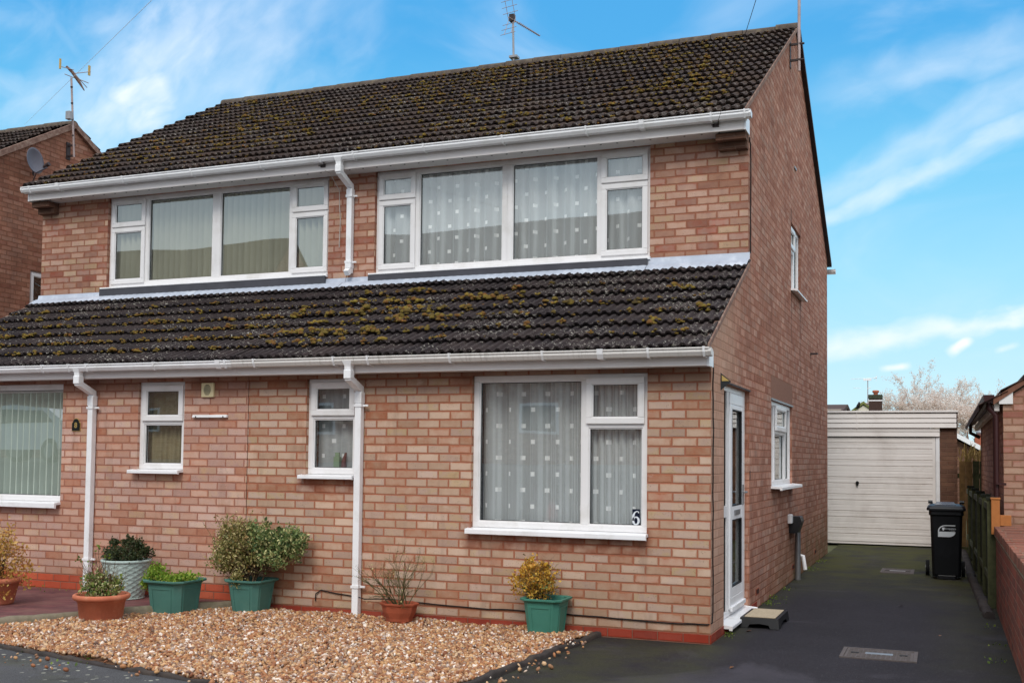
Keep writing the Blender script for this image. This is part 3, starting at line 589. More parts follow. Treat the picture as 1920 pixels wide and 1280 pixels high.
# stepped brick corbels, the shade of the eaves put in as a darker brick
for H, a, b in ((H6, -.275, .0005), (H8, -8.9005, -8.64)):
    mb = MB(); mb.box(a, b, 1.70, 1.80, 4.475, 4.545); mb.box(a - .012, b + .0015, 1.61, 1.80, 4.546, 4.612); mb.build('corbel', 'brick_garage', H, bevel=.003)
make_window(H6, FRONT(0), *hw6, [(-2.107, -1.077, .862, 2.185, 0), (-1.077, -.527, .862, 1.755, 0), (-1.077, -.527, 1.755, 2.185, 1)], sill=(-2.13, -.515, .075, .055))
make_window(H6, FRONT(0), *hs6, [(-3.80, -3.27, 1.30, 1.836, 0), (-3.80, -3.27, 1.836, 2.185, 1)], sill=(-3.84, -3.26, .075, .045))
make_window(H6, FRONT(1.785), *hu6, [(-4.105, -3.61, 3.50, 4.30, 1), (-4.105, -3.61, 4.30, 4.625, 1), (-3.61, -2.565, 3.50, 4.625, 0), (-2.515, -1.51, 3.50, 4.625, 0), (-1.51, -.975, 3.50, 4.275, 1), (-1.51, -.975, 4.275, 4.625, 1)], rec=.05, sill=(-4.16, -.965, .03, .042))
W = make_window(H6, SIDE(0), *sw, [(3.30, 3.69, 1.195, 2.13, 0), (3.69, 4.56, 1.195, 1.80, 0), (3.69, 4.56, 1.80, 2.13, 1), (4.56, 5.0, 1.195, 2.13, 0)], rec=.022, sill=(3.26, 5.02, .12, .045))
W = make_window(H6, SIDE(0), *su, [(4.95, 5.46, 3.60, 4.13, 0), (4.95, 5.46, 4.13, 4.43, 1), (5.46, 5.90, 3.60, 4.43, 0)], rec=.03, sill=(4.92, 5.95, .08, .035))
mb = MB(); mb.box(-.01, .0022, 3.26, 5.04, 2.155, 2.40); mb.build('lintel', 'soldier_brick', H6)
mb = MB(); mb.box(-.02, .012, 3.24, 5.05, 2.131, 2.152); mb.build('lintel_edge', 'metal_grey', H6)
mb = MB(); mb.box(-.02, .010, .58, 1.88, 2.131, 2.146); mb.build('lintel_edge', 'metal_dark', H6)
# eaves, gutters, pipes, flashing
box_eaves(H6, PX + .001, -.003, 1.55, 1.785, 4.615, 4.755, True, cap=(-.003, .016)); box_eaves(H6, PX + .001, .004, -.19, 0., 2.215, 2.345, False, cap=(.004, .024))
gutter(H6, PX + .001, .065, 1.55, 4.768, 'upvc_bright', [-4.2, -3.35, -2.45, -1.55, -.98, -.30, .02], (False, True), union=(-.98,))
gutter(H6, PX + .001, .045, -.19, 2.352, 'gutter_dirty', [-4.2, -3.35, -3.0, -2.2, -1.35, -.85, -.45, 0.0], (False, True), union=(-.85,))
downpipe(H6, -3.21, -.245, 2.30, -.045, 2.08, .0, (1.93, .29))
d = downpipe(H6, -4.39, 1.49, 4.71, 1.74, 4.47, 3.50, (4.36, 3.62), shoe=True)
tiles('roof', 'tile_lower', H6, PX + .002, .012, -.235, 2.452 - RA * .235, 8, .2885, RA, seed=4)
RF = tiles('roof', 'tile_upper', H6, PX + .002, .012, 1.475, 4.77 - RB * .025, 17, .2705, RB, seed=5)
mb = MB(); mb.prism([(1.58, uppz(1.58) - .002), (5.40, uppz(5.40) - .002), (5.40, uppz(5.40) - .028), (1.58, uppz(1.58) - .028)], 'x', PX + .002, -.004); mb.prism([(5.41, uppz(5.45) - .02), (5.45, uppz(5.45) - .0), (9.55, uppz(9.55) - .0), (9.55, uppz(9.55) - .05), (5.45, uppz(5.45) - .06)], 'x', PX + .002, .06); mb.build('roof_deck', 'metal_dark', RF)
tiles('back_slope', 'tile_upper', RF, PX + .002, .05, 9.6, uppz(9.6), 17, .2755, RB, sgn=-1, seed=6)
mb = MB(); mb.prism([(-.165, lowz(-.165) - .002), (1.78, lowz(1.78) - .002), (1.78, lowz(1.78) - .014), (-.165, lowz(-.165) - .014)], 'x', PX + .002, -.002); mb.build('roof_deck', 'metal_dark', H6)
def ridge(H, x0, x1):
    mb = MB(); x = x0; zr = uppz(5.45) + .045
    while x < x1 - .05:
        L = min(.42, x1 - x); n = 9; vs = []; j = rng.normal(0, .004)
        for xx, rr in ((x, .100), (x + L - .010, .094)):
            for k in range(n):
                t = PI * (k / (n - 1)); vs.append((xx, 5.45 + math.cos(t) * rr, zr - .055 + j + math.sin(t) * rr * .95))
        mb.add(vs, [(k, k + 1, n + k + 1, n + k) for k in range(n - 1)], True); mb.add(vs, [tuple(range(n))[::-1], tuple(range(n, 2 * n))]); x += L
    mb.build('ridge', 'ridge_tile', H)
ridge(H6, PX, .03)
def verge(H, xa, xb, back=True):
    mb = MB(); mb.prism([(-.2, lowz(-.2) - .01), (-.2, lowz(-.2) + .035), (1.74, lowz(1.74) + .035), (1.74, lowz(1.74) - .01)], 'x', xa, xb)
    mb.prism([(1.5, uppz(1.5) - .015), (1.5, uppz(1.5) + .035), (5.44, uppz(5.44) + .035), (5.44, uppz(5.44) - .015)], 'x', xa, xb); mb.build('verge', 'mortar_band', H)
verge(H6, -.025, .024); verge(H8, -8.924, -8.875)
o = flashing(H6, [(-.985, .018, 3.475)]).build('flashing', 'lead_new', H6)
flashing(H6, [(PX + .002, -.99, 3.455)]).build('flashing', 'lead_new', H6)
mb = MB(); mb.box(-4.15, -.99, 1.735, 1.755, 3.40, 3.468); mb.build('apron', 'lead_shaded', H6)  # lead strip under the sill, its dark tone painting the sill shadow
# back gutter end showing past the far corner
gutter(H6, PX, .10, 9.72, uppz(9.6) - .05, 'upvc', [], (False, True))
# ------------------------------------------------------------------ house number 8 (left half)
mb = MB(); wall(mb, FRONT(-.002), -8.8995, PX - .004, .225, lambda u: 2.33, HL([hs8, hb8]), .22); mb.build('wall', 'brick_pink', H8)
mb = MB(); wall(mb, FRONT(1.785), -8.8995, PX - .004, 3.2, lambda u: 4.85, HL([hu8]), .22); mb.build('wall', 'brick_upper', H8)
mb = MB(); wall(mb, SIDE(-8.65), .004, 9.4, .0, top_low, [], .25, extra=(1.785, 5.45)); mb.build('wall', 'brick_side', H8)
mb = MB(); mb.box(-8.9, PX - .004, -.007, .2, -.05, .2235); mb.build('plinth', 'brick_plinth_bright', H8, bevel=.004)
mb = MB(); mb.box(-8.65, PX - .11, 9.15, 9.398, 0, 4.65); mb.box(-8.65, PX - .11, 1.0, 9.1, 2.42, 2.6); mb.build('inner_wall', 'room_dark', H8)
make_window(H8, FRONT(0), *hb8, [(*hb8[:2], *hb8[2:], 0)], rec=.03, side=.016, sill=(-8.4, -6.735, .085, .065))
make_window(H8, FRONT(0), *hs8, [(*hs8[:2], 1.32, 1.79, 0), (*hs8[:2], 1.79, 2.185, 1)], rec=.03, sill=(-5.81, -5.195, .09, .045))
make_window(H8, FRONT(1.785), *hu8, [(-7.85, -7.295, 3.52, 4.25, 1), (-7.85, -7.295, 4.25, 4.625, 'vent'), (-7.295, -6.29, 3.52, 4.625, 0), (-6.24, -5.215, 3.52, 4.625, 0), (-5.215, -4.695, 3.52, 4.25, 1), (-5.215, -4.695, 4.25, 4.625, 'vent')], rec=.05, sill=(-7.92, -4.69, .03, .042))
box_eaves(H8, -8.897, PX - .001, 1.55, 1.785, 4.615, 4.755, True, cap=(-8.916, -8.897)); box_eaves(H8, -8.904, PX - .001, -.19, 0., 2.215, 2.345, False, cap=(-8.924, -8.904))
gutter(H8, -8.93, PX - .001, 1.55, 4.768, 'upvc_bright', [-8.8, -8.35, -7.35, -6.35, -5.4, -4.62], (True, False), union=(-8.35,))
gutter(H8, -8.97, PX - .001, -.19, 2.350, 'upvc_bright', [-8.5, -7.6, -6.75, -6.41, -6.18, -5.35, -4.6, -4.52], (True, False), union=(-4.6,))
downpipe(H8, -6.315, -.245, 2.30, -.045, 2.08, .075, (1.93, .40))
tiles('roof', 'tile_lower', H8, -8.912, PX - .002, -.235, 2.452 - RA * .235, 8, .2885, RA, seed=14)
RF8 = tiles('roof', 'tile_upper', H8, -8.912, PX - .002, 1.475, 4.77 - RB * .025, 17, .2705, RB, seed=15)
mb = MB(); mb.prism([(1.58, uppz(1.58) - .02), (5.45, uppz(5.45) - .02), (9.55, uppz(9.55) - .02), (9.55, uppz(9.55) - .05), (5.45, uppz(5.45) - .06), (1.58, uppz(1.58) - .05)], 'x', -8.91, PX - .002); mb.build('roof_deck', 'metal_dark', RF8)
mb = MB(); mb.prism([(-.165, lowz(-.165) - .002), (1.78, lowz(1.78) - .002), (1.78, lowz(1.78) - .014), (-.165, lowz(-.165) - .014)], 'x', -8.898, PX - .002); mb.build('roof_deck', 'metal_dark', H8)
ridge(H8, -8.91, PX)
flashing(H8, [(-8.92, PX - .002, 3.455)]).build('flashing', 'lead_new', H8)
mb = MB(); mb.box(-7.91, -4.70, 1.735, 1.755, 3.40, 3.488); mb.build('apron', 'lead_shaded', H8)  # same strip under the other upper sill, shadow painted in its colour
# extractor grille on number 8
vg = MB(); vg.box(-4.985, -4.84, -.028, -.003, 2.025, 2.165); vg = vg.build('extractor_vent', 'vent_cream', H8, bevel=.006)
mb = MB()
for i in range(9):
    z = 2.05 + i * .0115; hw = math.sqrt(max(0, .052 ** 2 - (z - 2.096) ** 2)); mb.box(-4.9125 - hw * .8, -4.9125 + hw * .8, -.030, -.0281, z - .0028, z + .0028)
mb.build('louvre', 'vent_dark', vg)
# ------------------------------------------------------------------ side door of number 6
DR = MB(); tf = SIDE(0); o = -.045
light(DR, tf, .56, 1.86, .085, 2.13, o - .07, o, .05); DR.box(.96, 1.03, o - .069, o - .001, .135, 2.08, tf); DR.box(1.74, 1.81, o - .069, o - .001, .135, 2.08, tf)
DR = DR.build('door_frame', 'upvc', H6, bevel=.004)
mb = MB(); mb.box(.61, .96, o - .06, o - .004, .965, 1.065, tf); mb.build('panel', 'upvc', DR)
for a, b in ((.135, .965), (1.065, 2.08)):
    mg = MB(); mg.add([tf(.612, o - .03, a), tf(.958, o - .03, a), tf(.958, o - .03, b), tf(.612, o - .03, b)], [(0, 1, 2, 3)]); mg.build('pane', 'glass', DR)
    ms = MB(); light(ms, tf, .611, .959, a + .001, b - .001, o - .032, o - .018, .007); ms.build('seal', 'seal_black', DR)
DL = MB(); a0, a1 = 1.04, 1.73; light(DL, tf, a0, a1, .14, 2.075, o - .05, o + .012, .10); DL.box(a0 + .10, a1 - .10, o - .05, o + .011, .24, .33, tf); DL.box(a0 + .10, a1 - .10, o - .05, o + .011, .93, 1.055, tf); DL.box(a0 + .10, a1 - .10, o - .05, o + .010, 1.93, 1.975, tf)
DL.box(a0 - .005, a1 + .005, o + .012, o + .035, .125, .165, tf)
DL = DL.build('door', 'upvc_bright', H6, bevel=.006)
for z0, z1 in ((.33, .93), (1.055, 1.93)):
    mg = MB(); mg.add([tf(a0 + .10, o - .012, z0), tf(a1 - .10, o - .012, z0), tf(a1 - .10, o - .012, z1), tf(a0 + .10, o - .012, z1)], [(0, 1, 2, 3)]); mg.build('pane', 'glass', DL)
    ms = MB(); light(ms, tf, a0 + .099, a1 - .099, z0 - .001, z1 + .001, o - .016, o + .0125, .010); ms.build('seal', 'seal_black', DL)
mb = MB(); mb.box(1.24, 1.50, o + .011, o + .022, .97, 1.018, tf); mb.build('letterbox', 'metal_grey', DL, bevel=.003)
mb = MB(); mb.box(1.655, 1.69, o + .012, o + .022, 1.05, 1.24, tf); mb.tube([tf(1.672, o + .02, 1.17), tf(1.672, o + .055, 1.17), tf(1.56, o + .055, 1.17)], .009); mb.build('handle', 'metal_grey', DL)
mb = MB(); vsill = [(-.11, .085), (.075, .066), (.075, .036), (.055, .036), (.055, .05), (-.11, .05)]
n = 6; vv = [tf(.54, a, b) for a, b in vsill] + [tf(1.86, a, b) for a, b in vsill]; mb.add(vv, [(i, (i + 1) % n, (i + 1) % n + n, i + n) for i in range(n)] + [tuple(range(n)), tuple(range(n, 2 * n))[::-1]]); mb.build('threshold', 'upvc_bright', H6, bevel=.004)
mb = MB(); mb.box(-.008, .004, 1.875, 1.90, 1.28, 1.37); mb.build('doorbell', 'plastic_black', H6)
# air bricks low in the side wall
for y in (2.25, 5.0, 7.5):
    mb = MB(); mb.box(-.01, .003, y, y + .2, .13, .195); ab = mb.build('air_brick', 'terracotta_dark', H6)
    mb = MB()
    for i in range(6): mb.box(.003, .0045, y + .02 + i * .028, y + .034 + i * .028, .14, .185)
    mb.build('slots', 'vent_dark', ab)
# waste pipe with black hopper on the side wall
mb = MB(); mb.tube([(.045, 5.22, -.02), (.045, 5.22, .62)], .034, 12); WP = mb.build('waste_pipe', 'metal_grey', H6)
mb = MB(); mb.prism([(-.002, .60), (-.002, .80), (.13, .80), (.15, .74), (.10, .60)], 'y', 4.72, 4.98); mb.tube([(.06, 4.95, .70), (.06, 5.12, .69), (.045, 5.22, .62)], [.06, .058, .04], 12); mb.build('hopper', 'plastic_black', WP, bevel=.01)
mb = MB(); mb.box(-.002, .05, 4.60, 4.72, .72, .83); mb.build('cover', 'upvc', WP, bevel=.01)
mb = MB(); mb.tube([(.0, 5.45, .28), (.08, 5.45, .27), (.11, 5.42, .10)], .026, 10); mb.build('overflow_pipe', 'upvc', WP)
# ------------------------------------------------------------------ left neighbour house (same design, gable towards us)
HN = thing('house', 'brown brick house with a moss topped gable standing behind the left end of the pair', 'house', (-12, 0, 0))
mb = MB(); wall(mb, SIDE(-12), .004, 9.4, .0, top_low, [(4.62, 5.5, 3.5, 4.42)], .25, extra=(1.785, 5.45)); mb.build('wall', 'brick_neighbour', HN)
mb = MB(); wall(mb, FRONT(0), -21, -12.0005, 0., lambda u: 2.3, [], .2); wall(mb, FRONT(1.785), -21, -12.0005, 3.2, lambda u: 4.8, [], .2); mb.build('wall', 'brick_upper', HN)
tiles('roof', 'tile_lower', HN, -21, -11.99, -.235, 2.452 - RA * .235, 8, .2885, RA, seed=24)
RN = tiles('roof', 'tile_upper', HN, -21, -11.99, 1.475, 4.77 - RB * .025, 17, .2705, RB, seed=25)
tiles('back_slope', 'tile_upper', RN, -21, -11.95, 9.6, uppz(9.6), 17, .2755, RB, sgn=-1, seed=26)
ridge(HN, -21, -11.96)
mb = MB(); mb.prism([(1.45, uppz(1.45) - .06), (1.45, uppz(1.45) + .035), (5.45, uppz(5.45) + .04), (9.55, uppz(9.55) + .035), (9.55, uppz(9.55) - .06), (5.45, uppz(5.45) - .06)], 'x', -12.02, -11.94); mb.build('verge', 'mortar_band', HN)
make_window(HN, SIDE(-12), 4.62, 5.5, 3.5, 4.42, [(4.62, 5.5, 3.5, 4.42, 1)], rec=.03, sill=(4.55, 5.56, .07, .04))
mb = MB(); mb.box(-12.01, -11.99, 5.55, 5.85, 5.55, 5.70); mb.build('air_brick', 'terracotta_dark', HN)
mb = MB(); mb.tube([(-11.9, 4.55, 0), (-11.9, 4.55, 3.32)], .05, 12); mb.tube([(-11.9, 4.55, 3.32), (-11.93, 4.3, 3.5)], .03, 10); mb.build('soil_pipe', 'upvc', HN)
# ------------------------------------------------------------------ curtains and blinds behind the panes
def curtain(label, tfx, u0, u1, z0, z1, d, mat, waves, amp, seed, group=None, cat='curtain', name='net_curtain'):
    r_ = np.random.default_rng(seed); nu = int((u1 - u0) / .006); us = np.linspace(u0, u1, nu); nz = 14; V = []
    ph = r_.uniform(0, 6.28, 6); fr_ = waves * (1 + r_.uniform(-.4, .6, 6)); sk = r_.normal(0, .05, 6)
    for j in range(nz):
        t = j / (nz - 1); z = z0 + (z1 - z0) * t
        off = sum(a_ * amp / 1.7 * np.sin(us * f * 2 * PI + p + k * (1 - t) * 14) for a_, f, p, k in zip((1., .9, .5), fr_[:3] * (1, 1.3, 2.6), ph, sk)); off = off * (1.1 - .3 * t)
        off = np.tanh(off / amp * 1.9) * amp
        V.append(np.stack([us, np.full(nu, -d) - amp + off * .9, np.full(nu, z)], 1))
    V = np.concatenate(V); P = np.array([tfx(*p) for p in V]); i = np.arange(nu - 1); F = np.concatenate([np.stack([j * nu + i, j * nu + i + 1, (j + 1) * nu + i + 1, (j + 1) * nu + i], 1) for j in range(nz - 1)])
    o = npobj(name, P, F, mat); tag(o, label, cat, group); return o
curtain('net curtain with small white squares in the big ground floor window', FRONT(0), -2.07, -.56, .90, 2.15, .10, 'net_curtain', 4.6, .045, 3, 'net curtains of number 6')
curtain('net curtain with small white squares across the wide upper window on the right', FRONT(1.785), -4.07, -1.0, 3.53, 4.6, .10, 'net_curtain', 5.5, .036, 5, 'net curtains of number 6')
curtain('plain grey net curtain in the small window next to the middle downpipe', FRONT(0), -3.77, -3.3, 1.33, 2.15, .15, 'net_curtain', 5., .02, 8, 'net curtains of number 6')
curtain('pleated brown curtain in the small window between the left downpipe and the round grille', FRONT(0), -5.74, -5.23, 1.35, 2.15, .13, 'curtain_brown', 9., .016, 9, None, name='curtain')
def blind(label, u0, u1, z0, z1, Y0, d, mat, ang):
    B_ = thing('vertical_blind', label, 'blind', ((u0 + u1) / 2, Y0 + d, z0), 'vertical blinds of number 8')
    n = int((u1 - u0) / .082)
    for i in range(n):
        u = u0 + (i + .5) * (u1 - u0) / n; a = ang + random.gauss(0, .06); w2 = .052; ca, sa = math.cos(a) * w2, math.sin(a) * w2
        mb = MB(); vs = []
        for t in (-1, -.5, 0, .5, 1):
            c_ = (1 - t * t) * .009
            for z in (z0, z1): vs.append((u + ca * t, Y0 + d + sa * t + c_, z))
        mb.add(vs, [(2 * k, 2 * k + 2, 2 * k + 3, 2 * k + 1) for k in range(4)], True); mb.build('slat', mat, B_)
    mb = MB(); mb.box(u0, u1, Y0 + d - .02, Y0 + d + .02, z1, z1 + .03); mb.build('headrail', 'upvc', B_)
blind('cream vertical blind drawn across the whole upper window of number 8', -7.81, -4.73, 3.56, 4.56, 1.785, .13, 'blind_slat', .98)
blind('grey vertical blind in the big ground floor window at the left edge', -8.33, -6.77, 1.0, 2.10, 0, .10, 'blind_slat_grey', .92)
tag((lambda m_: (m_.box(-3.56, -3.50, .10, .14, 1.35, 1.46), m_.box(-3.55, -3.51, .11, .13, 1.46, 1.50), m_.build('ornament', 'ornament_green'))[-1])(MB()), 'tiny pale green ornament standing on the inside sill of the small window', 'ornament')
tag((lambda m_: (m_.tube([(-3.46, .12, 1.345), (-3.46, .12, 1.42), (-3.44, .12, 1.50)], [.03, .022, .010], 8), m_.build('figurine', 'ornament_brown'))[-1])(MB()), 'tiny brown figurine beside the green ornament inside the small window', 'ornament')
mb = MB(); mb.lathe([(.001, .905), (.05, .91), (.06, .96), (.045, 1.01), (.035, 1.02), (.04, 1.05), (.02, 1.085), (.001, 1.09)], -1.45, .27, 14); tag(mb.build('soft_toy', 'curtain_toy_red'), 'faded red soft toy seen dimly behind the net curtain on the window ledge', 'toy')
# ------------------------------------------------------------------ numbers
def text_obj(txt, size, mat, parent, M, depth=.002, off=.0, bold=0.):
    cu_ = bpy.data.curves.new('t', 'FONT'); cu_.body = txt; cu_.size = size; cu_.extrude = depth; cu_.align_x = 'CENTER'; cu_.align_y = 'CENTER'; cu_.offset = bold; cu_.resolution_u = 4
    to = bpy.data.objects.new('t', cu_); C.objects.link(to); bpy.context.view_layer.update(); dg = bpy.context.evaluated_depsgraph_get()
    me = bpy.data.meshes.new_from_object(to.evaluated_get(dg)); bpy.data.objects.remove(to); bpy.data.curves.remove(cu_)
    L = parent['_loc'] if '_loc' in parent.keys() else (0, 0, 0)
    for v_ in me.vertices: v_.co = (M @ v_.co) - Vector(L)
    me.materials.clear(); me.materials.append(MATS[mat]); o = bpy.data.objects.new('lettering', me); C.objects.link(o); o.parent = parent; o['_loc'] = L; return o
def numeral6(parent, cx, cz, Y0, h, mat):
    """bold old-style 6: thick-and-thin ring plus a rising curved stem"""
    mb = MB(); s_ = h / 1.0
    def strip(c, w_):
        vs = []
        for k, (x, z) in enumerate(c):
            a = c[max(k - 1, 0)]; b = c[min(k + 1, len(c) - 1)]; dx, dz = b[0] - a[0], b[1] - a[1]; L = math.hypot(dx, dz) or 1; nx, nz = -dz / L, dx / L
            for sg in (-1, 1):
                for yy in (0, -.003): vs.append((cx + (x + nx * w_[k] * sg) * s_, Y0 + yy, cz + (z + nz * w_[k] * sg) * s_))
        fs = []
        for k in range(len(c) - 1):
            i = 4 * k; fs += [(i + 1, i + 3, i + 7, i + 5), (i, i + 4, i + 6, i + 2), (i, i + 1, i + 5, i + 4), (i + 2, i + 6, i + 7, i + 3)]
        mb.add(vs, fs)
    ring = [(.20 * math.cos(t) * 1.0, -.22 + .26 * math.sin(t)) for t in np.linspace(0, 2 * PI, 25)]; strip(ring, [.035 + .045 * abs(math.cos(t)) for t in np.linspace(0, 2 * PI, 25)])
    stem = [(-.20, -.22), (-.21, -.02), (-.17, .20), (-.08, .36), (.05, .44), (.17, .43)]; strip(stem, [.08, .085, .075, .05, .035, .03])
    dot = [(.19 + .05 * math.cos(t), .37 + .055 * math.sin(t)) for t in np.linspace(0, 2 * PI, 9)]; mb.add([(cx + x * s_, Y0 - .003, cz + z * s_) for x, z in dot[:-1]], [tuple(range(8))])
    return mb.build('numeral', mat, parent)
N6 = MB(); N6.box(-.668, -.604, .066, .0745, .915, 1.055); N6 = tag(N6.build('house_number', 'plaque_navy'), 'small navy plate with a white 6 in the lower right corner of the big window', 'number plate')
q = numeral6(N6, -.636, .985, .0655, .118, 'print_white')
N8 = MB(); N8.prism([(-6.602, 1.70), (-6.502, 1.70), (-6.502, 1.775), (-6.515, 1.788)] + [(-6.552 + .036 * math.cos(t), 1.79 + .03 * math.sin(t)) for t in np.linspace(0, PI, 9)] + [(-6.589, 1.788), (-6.602, 1.775)], 'y', -.014, -.003)
N8 = tag(N8.build('house_number', 'plaque_black', bevel=.001), 'small arched black plaque with a gold 8 between the left window and downpipe', 'number plate')
mb = MB(); pl = [(-6.607, 1.694), (-6.497, 1.694), (-6.497, 1.778), (-6.512, 1.793)] + [(-6.552 + .040 * math.cos(t), 1.793 + .034 * math.sin(t)) for t in np.linspace(0, PI, 9)] + [(-6.592, 1.793), (-6.607, 1.778)]
mb.prism(pl, 'y', -.010, -.0035); mb.build('rim', 'print_gold', N8)
MF = Matrix(((1, 0, 0, -6.552), (0, 0, -1, -.0145), (0, 1, 0, 1.752), (0, 0, 0, 1))); text_obj('8', .075, 'print_gold', N8, MF, .001, bold=.002)
# ------------------------------------------------------------------ small fittings
mb = MB(); mb.box(-5.085, -4.68, -.030, -.003, 1.828, 1.842); mb.box(-5.085, -4.68, -.022, -.003, 1.842, 1.853); R_ = tag(mb.build('sign_rail', 'upvc_bright'), 'short white metal rail screwed to the brick below the round grille', 'rail')
for x in (-5.04, -4.72):
    mb = MB(); mb.box(x - .006, x + .006, -.033, -.0301, 1.829, 1.841); mb.build('screw', 'metal_dark', R_)
mb = MB(); A_, B_2, P_1, C_1, D_1 = (0, .40, 2.205), (0, .40, 2.055), (.085, .43, 2.13), (0, .52, 2.17), (0, .52, 2.09); mb.add([A_, B_2, P_1, C_1, D_1], [(0, 1, 2), (0, 2, 3), (1, 4, 2), (3, 2, 4), (0, 3, 4, 1)]); WL = tag(mb.build('wall_light', 'plastic_black'), 'small black wedge shaped light with a yellow lens above the side door', 'light')
mb = MB(); mb.add([(.010, .400, 2.185), (.010, .400, 2.132), (.070, .420, 2.135), (.012, .398, 2.183), (.012, .398, 2.134), (.068, .418, 2.137)], [(0, 1, 2), (3, 4, 5)]); mb.build('lens', 'print_gold', WL)
mb = MB(); mb.box(-.002, .016, 5.22, 5.40, 5.175, 5.20); tag(mb.build('wall_vent', 'metal_grey'), 'thin grey slot vent high on the gable wall above the landing window', 'vent')
mb = MB(); mb.box(-.002, .10, 6.98, 7.06, 2.97, 2.99); tag(mb.build('pipe_stub', 'metal_dark'), 'short dark overflow pipe sticking out of the side wall', 'pipe')
def cable(label, path, r, mat, name='cable', cat='cable'):
    mb = MB(); pts = [Vector(p) for p in path]; out = []
    for a, b in zip(pts, pts[1:]):
        n = max(2, int((b - a).length / .12))
        for k in range(n): out.append(a.lerp(b, k / n) + Vector((random.gauss(0, .0016), 0, random.gauss(0, .0025))))
    out.append(pts[-1]); mb.tube(out, r, 6); return tag(mb.build(name, mat), label, cat)
cable('black cable running along the foot of the front wall and up its corner', [(-3.66, -.012, .13), (-3.655, -.014, .20), (-3.60, -.012, .235), (-3.3, -.010, .20), (-3.1, -.085, .195), (-2.9, -.010, .19), (-2.3, -.010, .165), (-1.3, -.010, .165), (-.5, -.010, .150), (-.02, -.010, .152), (.008, .03, .162), (.009, .05, .25), (.009, .045, 1.2), (.009, .05, 2.2), (.009, .02, 2.33)], .0055, 'cable_black')
cable('thin dark cable down the gable corner beside the upper windows', [(.009, 1.80, 4.60), (.009, 1.86, 4.55), (.009, 1.87, 4.0), (.009, 1.86, 3.48)], .006, 'cable_black')
cable('thin pale cable hanging down the brick between the two upper windows', [(-4.60, 1.53, 4.62), (-4.575, 1.60, 4.60), (-4.555, 1.772, 4.45), (-4.535, 1.774, 4.1), (-4.545, 1.775, 3.8)], .004, 'cable_white')
# telephone wires: from hooks on the fascias up to a pole behind the camera
def wire(label, a, b, sag, r, mat, grp=None):
    a, b = Vector(a), Vector(b); pts = []
    for k in range(25):
        t = k / 24; p = a.lerp(b, t); p.z -= sag * 4 * t * (1 - t); pts.append(p)
    mb = MB(); mb.tube(pts, r, 5); return tag(mb.build('telephone_wire', mat), label, 'wire', grp)
for x, lab in ((-.27, 'right'), (-4.63, 'middle')):
    mb = MB(); mb.box(x - .03, x + .03, 1.535, 1.549, 4.66, 4.69); mb.tube([(x - .025, 1.54, 4.68), (x - .03, 1.50, 4.67)], .006); mb.tube([(x + .02, 1.54, 4.68), (x + .035, 1.50, 4.70)], .006); tag(mb.build('wire_hook', 'metal_dark'), 'small rusty wire hook on the upper fascia near the right gable' if x > -1 else 'small rusty wire hook on the upper fascia left of the upper downpipe', 'hook')
wire('thin dark telephone wire rising over the roof from the right eaves hook', (-.24, 1.50, 4.70), (1.008, -3., 4.457 + .0), -.0, .0024, 'metal_dark')
wire('thin pale telephone wire crossing the sky behind the left aerial', (-13.68, 6., 7.38), (-4.02, -2., 5.03), .0, .0022, 'wire_pale')
# ------------------------------------------------------------------ aerials and dish
def yagi(parent, base, dir_, n, L, el_, mat, refl=True):
    """boom with cross elements and a bent reflector"""
    b = Vector(base); d = Vector(dir_).normalized(); side = d.cross(Vector((0, 0, 1))).normalized(); upv = side.cross(d).normalized()
    mb = MB(); mb.tube([b - d * .12, b + d * L], .008, 6)
    for k in range(n):
        p = b + d * (.12 + (L - .14) * k / (n - 1)); e = el_ * (1 - .3 * k / n); mb.tube([p - side * e, p + side * e], .0035, 5); mb.tube([p - upv * e * .35, p + upv * e * .35], .0035, 5)
    o = mb.build('boom', mat, parent)
    if refl:
        mb = MB()
        for sgn in (1, -1):
            for t in (.08, .16, .24):
                p = b - d * (.06 + t * .3) + upv * sgn * t; mb.tube([p - side * .13, p + side * .13], .004, 5)
            mb.tube([b - d * .04 + side * .06, b - d * .14 + upv * sgn * .25 + side * .06], .004, 5); mb.tube([b - d * .04 - side * .06, b - d * .14 + upv * sgn * .25 - side * .06], .004, 5)
        mb.build('reflector', mat, parent)
A = thing('tv_aerial', 'slim television aerial on a short mast on the ridge of the big roof', 'aerial', (-3.92, 5.45, 7.08))
mb = MB(); mb.tube([(-3.92, 5.42, 7.05), (-3.94, 5.42, 7.76)], .016, 8); mb.build('mast', 'metal_grey', A)
mb = MB(); mb.box(-3.985, -3.915, 5.38, 5.46, 7.69, 7.79); mb.build('clamp', 'metal_dark', A); yagi(A, (-3.92, 5.40, 7.70), (.25, 1.0, -.02), 14, .66, .035, 'metal_pole')
mb = MB(); mb.box(-3.98, -3.86, 5.38, 5.5, 7.16, 7.19); mb.build('bracket', 'metal_grey', A)
A = thing('aerial_mast', 'tall plain mast clamped to the right gable just behind the ridge end', 'mast', (.12, 4.85, 6.3))
mb = MB(); mb.tube([(.11, 4.85, 6.28), (.12, 4.83, 9.2)], .019, 8); mb.build('pole', 'metal_pole', A)
for z in (6.42, 6.62):
    mb = MB(); mb.box(.0, .13, 4.83, 4.86, z - .012, z + .012); mb.tube([(.13, 4.845, z), (.175, 4.845, z)], .014, 8); mb.build('bracket', 'metal_dark', A)
mb = MB(); mb.box(-.002, .01, 4.80, 4.89, 6.33, 6.71); mb.build('wall_plate', 'metal_dark', A)
A = thing('tv_aerial', 'television aerial with a drooping boom on the tall pale mast of the left neighbour', 'aerial', (-11.9, 5.32, 6.2))
mb = MB(); mb.tube([(-11.86, 5.34, 6.45), (-11.88, 5.25, 7.78)], .017, 8); mb.build('mast', 'metal_pole', A)
